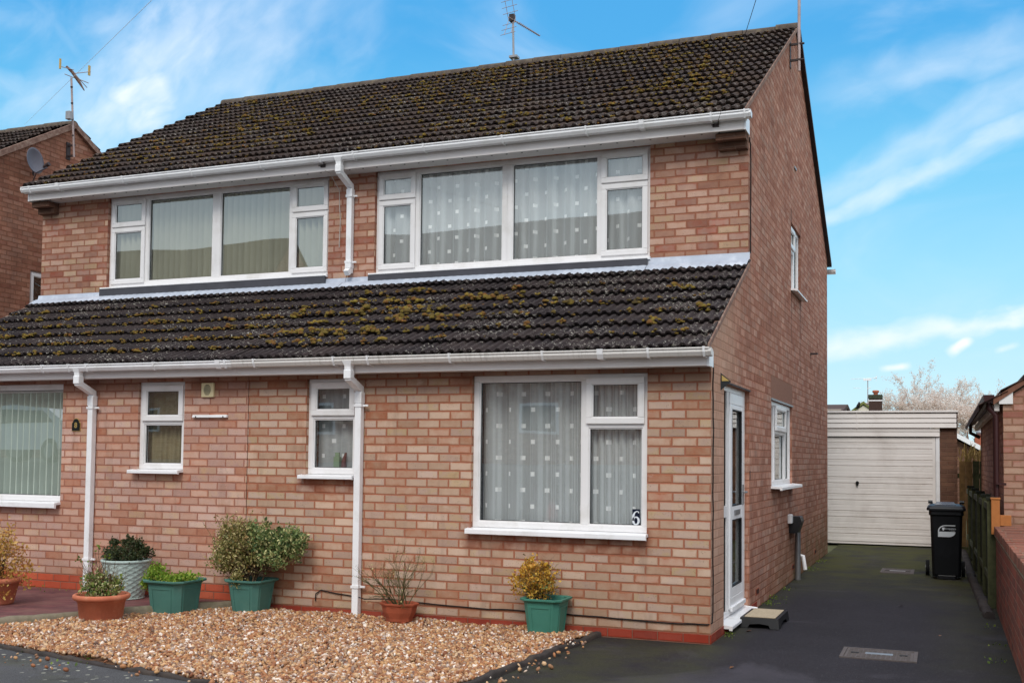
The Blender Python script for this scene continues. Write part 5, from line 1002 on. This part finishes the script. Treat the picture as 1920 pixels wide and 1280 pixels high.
# printed mark: hooked outline above a solid leaf shape, shield and council name
def face(u, v): f = (v - .06) / .74; return Vector((1.765 + u, 6.105 - .08 * f - .0035, v))
def flat(mb, pts): mb.add([face(u, v) for u, v in pts], [tuple(range(len(pts)))])
def arc(cx_, cz_, rx, rz, a0, a1, n=10): return [(cx_ + rx * math.cos(t), cz_ + rz * math.sin(t)) for t in np.linspace(math.radians(a0), math.radians(a1), n)]
mb = MB(); u0, u1, v0, v1 = -.098, .105, .535, .685; flat(mb, [(u0, v0), *arc(u1 - .085, v0 + .060, .085, .060, -90, 0), (u1, .602), (u0 + .0, .602)])
o_ = arc(u0 + .09, v1 - .075, .09, .075, 180, 90) + [(u1, v1)]; i_ = arc(u0 + .09, v1 - .075, .075, .063, 180, 90) + [(u1, v1 - .011)]
for k in range(len(o_) - 1): flat(mb, [i_[k], i_[k + 1], o_[k + 1], o_[k]][::-1])
flat(mb, [(u0, .602), (u0 + .014, .602), (u0 + .014, v1 - .07), (u0, v1 - .07)]); mk = mb.build('emblem', 'print_white', B_)
mb = MB(); flat(mb, [(-.050, .655), (-.050, .632), (-.036, .612), (-.022, .632), (-.022, .655)][::-1]); mb.build('shield', 'print_white', mk)
ax = Vector((1, 0, 0)); ay = Vector((0, -.107, 1)).normalized(); az_ = ax.cross(ay); o0 = face(.045, .640) + Vector((0, -.001, 0)); MT = Matrix(((ax.x, ay.x, az_.x, o0.x), (ax.y, ay.y, az_.y, o0.y), (ax.z, ay.z, az_.z, o0.z), (0, 0, 0, 1)))
text_obj('Shropshire', .031, 'print_white', mk, MT, .0005); o0 = face(.075, .616) + Vector((0, -.001, 0)); MT = MT.copy(); MT.translation = o0; text_obj('Council', .015, 'print_white', mk, MT, .0005)
# portable step
ST = thing('step', 'low dark plastic step with a beige carpet top beside the white side door', 'step', (.24, 1.4, 0)); mb = MB()
mb.add([(.05, 1.00, 0), (.40, 1.00, 0), (.40, 1.66, 0), (.05, 1.66, 0), (.06, 1.02, .085), (.39, 1.02, .085), (.39, 1.64, .085), (.06, 1.64, .085)], [(4, 5, 6, 7)]); 
def stepside(a, b, c, d):  # side wall with an arched cut-out between two legs
    P0, P1, T0, T1 = map(Vector, (a, b, c, d)); L = lambda t, h: (P0.lerp(P1, t)) * (1 - h) + (T0.lerp(T1, t)) * h
    us = [0, .22, .26, .5, .74, .78, 1]; hb = [0, 0, .35, .45, .35, 0, 0]
    for k in range(6): mb.add([L(us[k], hb[k]), L(us[k + 1], hb[k + 1]), L(us[k + 1], 1), L(us[k], 1)], [(0, 1, 2, 3)])
stepside((.05, 1.0, 0), (.40, 1.0, 0), (.06, 1.02, .085), (.39, 1.02, .085)); stepside((.40, 1.0, 0), (.40, 1.66, 0), (.39, 1.02, .085), (.39, 1.64, .085)); stepside((.40, 1.66, 0), (.05, 1.66, 0), (.39, 1.64, .085), (.06, 1.64, .085)); stepside((.05, 1.66, 0), (.05, 1.0, 0), (.06, 1.64, .085), (.06, 1.02, .085))
b_ = mb.build('base', 'plastic_black', ST); sm = b_.modifiers.new('thick', 'SOLIDIFY'); sm.thickness = .02; sm.offset = -1
mb = MB(); mb.box(.09, .36, 1.05, 1.61, .0855, .094); mb.build('mat', 'carpet_step', ST, bevel=.004)
def cover(label, x0, x1, y0, y1):
    Cc = thing('manhole_cover', label, 'manhole cover', ((x0 + x1) / 2, (y0 + y1) / 2, 0)); mb = MB(); z = .002; light(mb, lambda u, o, v: (u, v, o), x0, x1, y0, y1, -.01, z + .004, .028); mb.build('frame', 'iron_cover', Cc)
    mb = MB(); mb.box(x0 + .03, x1 - .03, y0 + .03, y1 - .03, -.01, z); nx_, ny = 13, 9
    for i in range(nx_):
        for j in range(ny):
            a = x0 + .045 + (x1 - x0 - .09) * (i + .15) / nx_; b = y0 + .045 + (y1 - y0 - .09) * (j + .15) / ny; mb.box(a, a + (x1 - x0 - .09) * .7 / nx_, b, b + (y1 - y0 - .09) * .6 / ny, z, z + .004)
    pl_ = mb.build('plate', 'iron_cover', Cc); mb = MB(); xm, ym = (x0 + x1) / 2, (y0 + y1) / 2; mb.box(xm - .10, xm + .10, ym - .035, ym + .035, z, z + .0052); mb.build('nameplate', 'metal_grey', pl_)
    for sx in (-1, 1):
        mb = MB(); mb.box(xm + sx * (x1 - x0) * .32 - .03, xm + sx * (x1 - x0) * .32 + .03, ym - .02, ym + .02, z, z + .0055); mb.build('keyhole', 'vent_dark', pl_)
cover('rectangular iron manhole cover set in the tarmac nearest to the camera', 1.0, 1.55, -.14, .32); cover('smaller manhole cover farther up the drive, left of the wheeled bin', .94, 1.36, 6.58, 7.22)
# ------------------------------------------------------------------ garage
GA = thing('garage', 'flat roofed garage with a wide white up-and-over door at the end of the drive', 'garage', (.4, 11.5, 0))
gy = 11.5; gx0, gx1, dx1 = -1.55, 1.975, 1.60
mb = MB(); mb.box(dx1 + .075, gx1 - .02, gy, gy + .25, -.02, 2.10); mb.box(gx1 - .25, gx1 - .02, gy + .25, gy + 5, -.02, 2.30); mb.box(gx0, gx0 + .25, gy, gy + 5, -.02, 2.04); mb.box(gx0 + .25, gx1 - .25, gy + 4.8, gy + 5, -.02, 2.04); mb.build('wall', 'brick_garage', GA)
mb = MB(); zz = [2.065, 2.155, 2.235, 2.325]
for a, b in zip(zz, zz[1:]): mb.prism([(gy - .06, a), (gy - .075, a + .006), (gy - .066, b - .012), (gy - .052, b - .004), (gy - .03, b - .002), (gy - .03, a)], 'x', gx0, gx1 - .03)
mb.prism([(gy - .035, 1.915), (gy - .050, 1.92), (gy - .042, 1.995), (gy - .035, 2.0), (gy - .05, 2.005), (gy - .05, 2.055), (gy - .02, 2.055), (gy - .02, 1.915)], 'x', gx0 + .2, dx1 + .075); fa = mb.build('fascia', 'garage_white', GA)
mb = MB(); mb.box(gx0 - .02, gx1, gy - .09, gy + 5.05, 2.335, 2.37); mb.build('roof', 'garage_white', GA, bevel=.004)
mb = MB(); mb.box(gx1 - .029, gx1 - .012, gy - .07, gy + 5, 2.07, 2.33); mb.build('side_fascia', 'gutter_brown', GA)
mb = MB(); mb.box(.303, .315, gy - .0785, gy - .06, 2.06, 2.335); mb.build('joint_cover', 'garage_white', fa)
for xs_ in (-.6, .95, 1.75):
    for z in (2.19, 2.2): pass
DG = MB(); gz = [1.905, 1.80, 1.695, 1.497, 1.389, 1.190, 1.082, .888, .784, .591, .486, .291, .189, .05]
for a, b in zip(gz[1:], gz[:-1]):
    h = b - a; DG.prism([(gy + .0, a + .004), (gy - .012, a + .016), (gy - .012, a + h * .5), (gy - .010, a + h * .52), (gy - .014, b - .006), (gy + .004, b + .001), (gy + .02, b), (gy + .02, a)], 'x', gx0 + .35, dx1)
    if h > .15:
        for f in (.35, .62): DG.box(gx0 + .36, dx1 - .03, gy - .0145, gy - .011, a + h * f, a + h * f + .006)
DG.box(gx0 + .35, dx1, gy - .005, gy + .025, .02, .052); DG = DG.build('garage_door', 'garage_white', GA)
mb = MB(); mb.box(dx1 - .045, dx1 + .004, gy - .018, gy + .02, .03, 1.905); mb.build('stile', 'garage_white', DG)
mb = MB(); mb.tube([(.31, gy - .012, 1.095), (.31, gy - .035, 1.095)], .03, 12); mb.tube([(.31, gy - .035, 1.10), (.31, gy - .045, 1.045)], [.03, .012], 10); mb.build('handle', 'plastic_black', DG)
mb = MB(); mb.box(dx1 + .012, dx1 + .073, gy - .02, gy + .05, -.0, 1.912); mb.box(dx1 - .0, dx1 + .010, gy + .01, gy + .05, 0, 1.91); mb.build('door_frame', 'upvc_bright', GA, bevel=.003)
mb = MB(); mb.box(gx0 + .3, dx1, gy + .05, gy + .07, 0, 1.95); mb.box(gx0 + .3, dx1, gy + .005, gy + .05, 1.906, 1.914); mb.build('door_gap', 'vent_dark', GA)
# ------------------------------------------------------------------ right hand side: building, wall, fence
RB_ = thing('outbuilding', 'brick building with a tiled gable end cut by the right edge of the photo', 'building', (2.4, 4.0, 0)); bx, by = 2.335, 4.0
gz_ = lambda x: 2.14 + .70 * (x - bx)
mb = MB(); wall(mb, FRONT(by), bx, 7.2, -.02, lambda u: min(gz_(u), gz_(4.8) - .7 * (u - 4.8)), [], .003, extra=(4.8,)); mb.build('wall', 'brick_right', RB_)
mb = MB(); wall(mb, SIDE(-bx), by + .004, 11.7, -.02, lambda u: 2.12, [], .2); mb.v = [(-x, y, z) for x, y, z in mb.v]; mb.f = [f[::-1] for f in mb.f]; mb.v = [(x + .001, y, z) for x, y, z in mb.v]; mb.build('wall', 'brick_neighbour', RB_)
mb = MB()
sl = math.hypot(1, .7)
for k in range(12):
    s0 = k * .27 - .2; s1 = s0 + .32
    for r_ in (0,):
        x0_, z0_ = bx - .05 + s0 / sl, 2.20 + .7 * (s0 / sl - .05); x1_, z1_ = bx - .05 + s1 / sl, 2.20 + .7 * (s1 / sl - .05)
        y = by - .07; seg_ = .15; yy = y; vs = []
        ys = np.arange(by - .07, 11.85, .0375); hh = .022 * (np.sin((ys - by) / .15 * 2 * PI) * .5 + .5)
        v0 = [(x0_ - .03, a, z0_ + .030 + h) for a, h in zip(ys, hh)]; v00 = [(x0_ - .02, a, z0_ - .012) for a in ys]; v1 = [(x1_ - .0, a, z1_ + .0 + h) for a, h in zip(ys, hh)]; n = len(ys)
        mb.add(v00 + v0 + v1, [(j * n + i, j * n + i + 1, (j + 1) * n + i + 1, (j + 1) * n + i) for j in (0, 1) for i in range(n - 1)])
mb.build('roof', 'roof_far', RB_)
mb = MB(); zt = lambda x: 2.19 + .7 * (x - bx); mb.add([(2.24, by - .05, zt(2.24) - .03), (4.8, by - .05, zt(4.8) - .03), (4.8, by - .05, zt(4.8) + .035), (2.24, by - .05, zt(2.24) + .035), (2.24, by + .05, zt(2.24) - .03), (4.8, by + .05, zt(4.8) - .03), (4.8, by + .05, zt(4.8) + .035), (2.24, by + .05, zt(2.24) + .035)], [(0, 1, 2, 3), (7, 6, 5, 4), (0, 4, 5, 1), (3, 2, 6, 7), (0, 3, 7, 4)]); mb.build('verge', 'verge_brown', RB_)
mb = MB(); mb.add([(2.295, by - .04, 2.10), (2.43, by - .04, 2.10), (2.43, by - .04, 2.285), (2.295, by - .04, 2.20), (2.295, by + .0, 2.10), (2.43, by + .0, 2.10), (2.43, by + .0, 2.285), (2.295, by + .0, 2.20)], [(0, 1, 2, 3), (0, 4, 5, 1), (1, 5, 6, 2), (3, 2, 6, 7), (0, 3, 7, 4)]); mb.build('box_end', 'upvc', RB_)
mb = MB(); mb.box(2.25, 2.30, by + .02, 11.7, 2.03, 2.12); mb.build('fascia', 'garage_white', RB_)
mb = MB(); mb.prism([(2.14, 2.20), (2.15, 2.13), (2.20, 2.11), (2.245, 2.13), (2.25, 2.20)], 'y', by - .03, 11.75); mb.build('gutter', 'gutter_brown', RB_)
mb = MB(); mb.tube([(2.20, by + .05, 2.15), (2.20, by + .05, 2.06), (2.265, by + .05, 1.98), (2.265, by + .05, .0)], .030, 12); dp = mb.build('downpipe', 'gutter_brown', RB_)
mb = MB(); mb.box(2.26, 2.36, by - .012, by + .03, 1.24, 1.26); mb.build('bracket', 'gutter_brown', dp)
mb = MB(); mb.tube([(2.17, 11.5, 2.12), (2.17, 11.5, 1.98), (2.32, 11.5, 1.90)], .03, 8); mb.build('swan_neck', 'gutter_brown', RB_)
GW = thing('garden_wall', 'low red brick boundary wall with a brick coping along the right side of the drive', 'wall', (2.33, .5, 0))
mb = MB(); mb.box(2.225, 2.44, -6.2, 3.28, -.03, .735); mb.build('wall', 'brick_garden', GW)
mb = MB(); mb.box(2.21, 2.46, -6.2, 3.29, .737, .755); mb.build('mortar_bed', 'concrete', GW)
mb = MB(); y = -6.2
while y < 3.25:
    mb.box(2.207 + random.gauss(0, .002), 2.462, y, y + .066, .7555, .835 + random.gauss(0, .002)); y += .075
mb.build('coping', 'brick_coping', GW, bevel=.004)
mb = MB(); mb.box(2.215, 2.455, -6.19, 3.27, .756, .826); mb.build('coping_mortar', 'mortar_band', GW)
sheet('garden', [(2.44, -9.6), (30, -9.6), (30, 4.), (2.44, 4.)], .02, 'ground_earth')
FE = thing('fence', 'low dark slatted timber fence between the bin and the brick building', 'fence', (2.15, 6.8, 0)); fx = lambda y: 2.195 - (y - 3.4) * .0125
y = 3.48; i = 0
while y < 10.4:
    mb = MB(); x = fx(y); mb.box(x - .012, x + .010, y, y + .105, .04, 1.03 + random.gauss(0, .012)); mb.build('slat', 'timber_dark' if i % 3 else 'timber_old', FE); y += .165; i += 1
for y in (3.42, 4.55, 5.9, 7.5, 9.2):
    mb = MB(); x = fx(y); mb.box(x - .045, x + .035, y - .04, y + .04, 0, 1.09); p_ = mb.build('post', 'timber_old', FE); mb = MB(); mb.box(x - .055, x + .045, y - .05, y + .05, 1.092, 1.125); mb.build('cap', 'timber_dark', p_)
for z in (.25, .98):
    mb = MB(); v = [(fx(3.4) - .03, 3.4, z), (fx(10.4) - .03, 10.4, z), (fx(10.4) + .03, 10.4, z), (fx(3.4) + .03, 3.4, z)]; mb.add(v + [(a, b, c + .07) for a, b, c in v], [(0, 1, 5, 4), (1, 2, 6, 5), (2, 3, 7, 6), (3, 0, 4, 7), (4, 5, 6, 7), (3, 2, 1, 0)]); mb.build('rail', 'timber_old', FE)
kerb('kerb', [(2.14, 2.6), (2.11, 3.4), (2.06, 6.5), (2.03, 10.6)], .09, .055, 'kerb_dark', 'black uneven edging at the foot of the dark slatted fence')
NP = thing('timber_post', 'new orange timber post with a short cross piece at the end of the low wall', 'post', (2.22, 3.36, 0)); mb = MB(); mb.box(2.185, 2.265, 3.30, 3.38, .75, 1.10); mb.box(2.178, 2.272, 3.293, 3.387, 1.102, 1.12); mb.build('post', 'timber_new', NP, bevel=.004); mb = MB(); mb.box(2.266, 2.37, 3.305, 3.375, .838, .945); mb.build('block', 'timber_new', NP, bevel=.004)
F2 = thing('fence', 'tall pale brown boarded fence behind the garage corner with dry grass above it', 'fence', (2.3, 12.0, 0)); x = 1.99
while x < 3.6:
    mb = MB(); mb.box(x, x + .105, 11.98, 12.0, 0, 1.50 + random.gauss(0, .006)); mb.build('board', random.choice(['timber_board', 'timber_board', 'timber_old']), F2); x += .11
mb = MB(); mb.box(1.9, 3.6, 12.002, 12.05, 1.2, 1.28); mb.build('rail', 'timber_old', F2)
mb = MB(); mb.box(1.955, 1.985, 11.2, 11.3, 0, 1.50); mb.box(1.955, 1.985, 10.9, 11.0, 0, 1.42); tag(mb.build('timber_post', 'timber_old'), 'weathered timber posts at the garage corner', 'post') if False else None
p = np.stack([rng.uniform(2.0, 3.4, 420), rng.uniform(12.1, 12.5, 420), rng.uniform(1.35, 1.62, 420)], 1); V_, F_ = scatter(LV * np.array([.12, 1, .3]), LF, p, rng.uniform(.10, .26, 420), None)
a_ = rng.normal(0, .35, (len(p), 2)); R_ = np.zeros((len(p), 3, 3)); R_[:, 0, 0] = 1; R_[:, 1, 2] = -1; R_[:, 2, 1] = 1; R_[:, 0, 1] = a_[:, 0]; R_[:, 1, 1] = a_[:, 1]; V_, F_ = scatter(LV * np.array([.10, 1, .3]), LF, p, rng.uniform(.10, .26, 420), R_); tag(npobj('dry_grass', V_, F_, 'grass_straw', None, False), 'tuft of dry straw coloured grass behind the boarded fence', 'grass', kind='stuff')
# ------------------------------------------------------------------ far background
def simple_house(label, x0, x1, y0, y1, ze, zr, axis, wm, rm, chim=None, loc=None):
    Hh = thing('house', label, 'house', ((x0 + x1) / 2, (y0 + y1) / 2, 0)); mb = MB()
    if axis == 'x':
        ym = (y0 + y1) / 2; mb.prism([(y0, -.02), (y1, -.02), (y1, ze), (ym, zr - .05), (y0, ze)], 'x', x0, x1); mb.build('wall', wm, Hh)
        mb = MB(); mb.prism([(y0 - .25, ze - .18), (ym, zr), (y1 + .25, ze - .18), (y1 + .25, ze - .06), (ym, zr + .13), (y0 - .25, ze - .06)], 'x', x0 - .08, x1 + .08)
    else:
        xm = (x0 + x1) / 2; mb.prism([(x0, -.02), (x1, -.02), (x1, ze), (xm, zr - .05), (x0, ze)], 'y', y0, y1); mb.build('wall', wm, Hh)
        mb = MB(); mb.prism([(x0 - .25, ze - .18), (xm, zr), (x1 + .25, ze - .18), (x1 + .25, ze - .06), (xm, zr + .13), (x0 - .25, ze - .06)], 'y', y0 - .08, y1 + .08)
    rf = mb.build('roof', rm, Hh); return Hh, rf
Hh, rf = simple_house('far bungalow whose chimney alone shows above the garage roof', -3.5, 1.2, 28, 34, 2.2, 2.98, 'x', 'brick_right', 'roof_far')
mb = MB(); mb.box(-.62, -.21, 29.9, 30.4, 2.6, 3.60); ch = mb.build('chimney', 'chimney_brick', rf); mb = MB(); mb.box(-.63, -.20, 29.89, 30.41, 3.52, 3.56); mb.build('band', 'upvc', rf); mb = MB(); mb.box(-.635, -.195, 29.88, 30.42, 3.602, 3.74); mb.build('cap', 'chimney_cap', rf); mb = MB(); mb.lathe([(.08, 3.74), (.07, 3.80), (.11, 3.83), (.11, 3.88), (.08, 3.90), (.001, 3.90)], -.41, 30.15, 16); mb.build('chimney_pot', 'chimney_pot', rf)
A = thing('tv_aerial', 'white television aerial on a thin mast beside the far chimney', 'aerial', (-.66, 30, 3.4)); mb = MB(); mb.tube([(-.66, 30, 3.38), (-.655, 30, 4.25)], .014, 6); mb.tube([(-.72, 30, 3.44), (-.60, 30, 3.44)], .035, 6); mb.build('mast', 'metal_pole', A)
mb = MB(); mb.tube([(-1.20, 30, 4.285), (-.36, 30, 4.31)], .008, 5); mb.box(-.80, -.54, 29.97, 30.03, 4.225, 4.285); mb.tube([(-.385, 30, 4.21), (-.375, 30, 4.40)], .008, 5); mb.tube([(-.45, 30, 4.30), (-.36, 30, 4.33)], .02, 5); mb.build('boom', 'upvc_bright', A)
mb = MB(); mb.tube([(-1.13, 30, 3.985), (-.87, 30, 3.965)], .006, 4); mb.tube([(-.68, 30, 3.94), (-.57, 30, 3.99)], .014, 5); mb.build('lower_boom', 'wire_pale', A)
Hh, rf = simple_house('flat dark roof of a far building just above the garage beside the gable wall', -6.5, -1.62, 31, 35, 3.30, 3.44, 'x', 'render_cream', 'roof_far')
Hh, rf = simple_house('tiny cream gable with a mossy roof peeping over the garage', -1.98, -1.20, 42, 47, 3.72, 4.03, 'y', 'render_cream', 'roof_moss_green')
Hh, rf = simple_house('far brown roof with a white sloping bargeboard between the garage and the brick building', -.5, 4.6, 22, 30, .78, 2.10, 'y', 'brick_garage', 'roof_far')
mb = MB(); mb.add([(2.02, 21.80, 2.13), (4.7, 21.80, .60), (4.7, 21.80, .74), (2.02, 21.80, 2.26), (2.02, 21.9, 2.13), (4.7, 21.9, .60), (4.7, 21.9, .74), (2.02, 21.9, 2.26)], [(0, 1, 2, 3), (7, 6, 5, 4), (0, 3, 7, 4), (3, 2, 6, 7), (1, 0, 4, 5)]); mb.build('bargeboard', 'upvc_bright', Hh)
mb = MB(); mb.box(2.62, 2.98, 27.0, 27.4, 1.2, 2.30); mb.build('chimney', 'chimney_pot', rf); mb = MB(); mb.lathe([(.08, 2.3), (.13, 2.36), (.13, 2.42), (.05, 2.46)], 2.78, 27.2, 12); mb.build('chimney_pot', 'metal_grey', rf)
# blackbird on the far roof
BD = MB(); b0 = Vector((-.985, 30.0, 3.31)); BD.tube([b0 + Vector((-.05, 0, -.03)), b0 + Vector((-.01, 0, .02)), b0 + Vector((.03, 0, .09)), b0 + Vector((.045, 0, .14)), b0 + Vector((.05, 0, .175)), b0 + Vector((.075, 0, .185))], [.012, .05, .055, .04, .032, .004], 8); BD.tube([b0 + Vector((-.02, 0, 0)), b0 + Vector((-.11, 0, -.04))], [.03, .012], 6); BD.tube([b0 + Vector((.01, 0, 0)), b0 + Vector((.01, 0, -.10))], .006, 5)
tag(BD.build('blackbird', 'bird_black'), 'small dark bird perched upright above the garage roof', 'bird')
def tree(label, x, y, z0, H, R_, n, grp):
    Tt = thing('tree', label, 'tree', (x, y, 0), grp); mb = MB(); tips = []
    mb.tube([(x, y, -.05), (x + .05, y, z0 * .6), (x, y, z0)], [.16, .13, .10], 8); mb.build('trunk', 'twig_pale', Tt); mb = MB()
    for k in range(n):
        a = 2 * PI * k / n + random.uniform(-.3, .3); branch(mb, (x, y, z0 * random.uniform(.7, 1.)), (math.cos(a) * R_, math.sin(a) * .6 * R_, 1.1), H * .40, .045, 5, .42, tips, .2, 4, (2, 3), .74, .12)
    mb.build('branches', 'twig_pale', Tt); t = np.array([q[:] for q in tips]); m_ = min(40000, len(t) * 14); leaves('crown', 'blossom', Tt, t[rng.integers(0, len(t), m_)] + rng.normal(size=(m_, 3)) * .05, .045)
tree('wide leafless tree with pale twigs rising behind the right half of the garage', 1.25, 45, 1.5, 3.7, .95, 9, 'pale trees behind the garage')
tree('second pale tree standing between the garage and the brick building', 3.15, 42, 1.3, 3.5, .6, 7, 'pale trees behind the garage')
# ------------------------------------------------------------------ across the street: only its reflection shows in the window panes
for k, (x0, x1, gr_) in enumerate(((-45, -28, 0), (-24, -10, 1), (-4, 9, 2))):
    Hh, rf = simple_house(['house across the street reflected in the left upper windows', 'house across the street reflected in the right upper windows', 'third house across the street, behind the camera'][k], x0, x1, -37, -29, 7.6, 12.0, 'x', 'brick_upper', 'roof_far')
    for xx in np.linspace(x0 + 1.5, x1 - 3, 3):
        for zz in (2.4, 5.0):
            mb = MB(); mb.box(xx, xx + 1.5, -28.995, -28.96, zz, zz + 1.1); wn = mb.build('window', 'upvc', Hh); mb = MB(); mb.box(xx + .1, xx + 1.4, -28.959, -28.95, zz + .1, zz + 1.0); mb.build('pane', 'car_glass', wn)
CA = thing('car', 'white hatchback parked across the street, seen as a reflection in the left window', 'car', (-21, -13.6, 1.21)); zc = 1.21
prof = [(-2.05, .35), (-2.08, .62), (-1.95, .92), (-1.35, 1.02), (-.75, 1.42), (.2, 1.48), (1.1, 1.42), (1.75, 1.05), (2.0, .95), (2.05, .55), (1.98, .32)]
mb = MB(); mb.prism([(-21 + a, zc + b) for a, b in prof], 'y', -14.45, -12.75); mb.build('body', 'car_white', CA, bevel=.08)
mb = MB(); mb.prism([(-21 - 1.15, zc + 1.02), (-21 - .72, zc + 1.36), (-21 + .95, zc + 1.36), (-21 + 1.35, zc + 1.04)], 'y', -14.46, -12.74); mb.build('side_glass', 'car_glass', CA)
for sx in (-1.3, 1.28):
    for sy in (-12.85, -14.35):
        mb = MB(); mb.tube([(-21 + sx, sy - .1, zc + .30), (-21 + sx, sy + .12, zc + .30)], .31, 24); w_ = mb.build('wheel', 'tyre', CA); mb = MB(); mb.tube([(-21 + sx, sy - .11, zc + .30), (-21 + sx, sy + .13, zc + .30)], .19, 16); mb.build('rim', 'metal_grey', w_)
mb = MB(); mb.box(-21 + 1.80, -21 + 2.04, -12.95, -12.73, zc + .78, zc + .95); mb.build('tail_light', 'car_red', CA)

# a few dead leaves on the gravel and the drive
dl = np.array([(-2.9, -.9), (-2.2, -1.5), (-3.2, -2.4), (-1.9, -.5), (-2.0, -.25), (-2.25, -.2), (-4.6, -1.9), (-3.6, -1.2), (-4.1, -2.3), (-2.6, -2.5), (.35, -.9), (1.3, 3.1), (.9, 5.2), (1.9, 4.4), (.2, .8), (1.7, 1.2)])
leafmat('leaf_dead', [(0., g(52, 34, 26)), (.5, g(92, 56, 34)), (1., g(124, 84, 48))], .1)
n = len(dl); V_, F_ = scatter(LV, LF, np.column_stack([dl, np.where(dl[:, 0] < -1, .052, .008)]), rng.uniform(.035, .065, n), np.stack([np.array(Matrix.Rotation(rng.uniform(0, 6), 3, 'Z') @ Matrix.Rotation(rng.normal(0, .25), 3, 'X')) for _ in range(n)]))
tag(npobj('fallen_leaves', V_, F_, 'leaf_dead', None, False), 'scattered dead brown leaves lying on the gravel and the drive', 'leaves', kind='stuff')
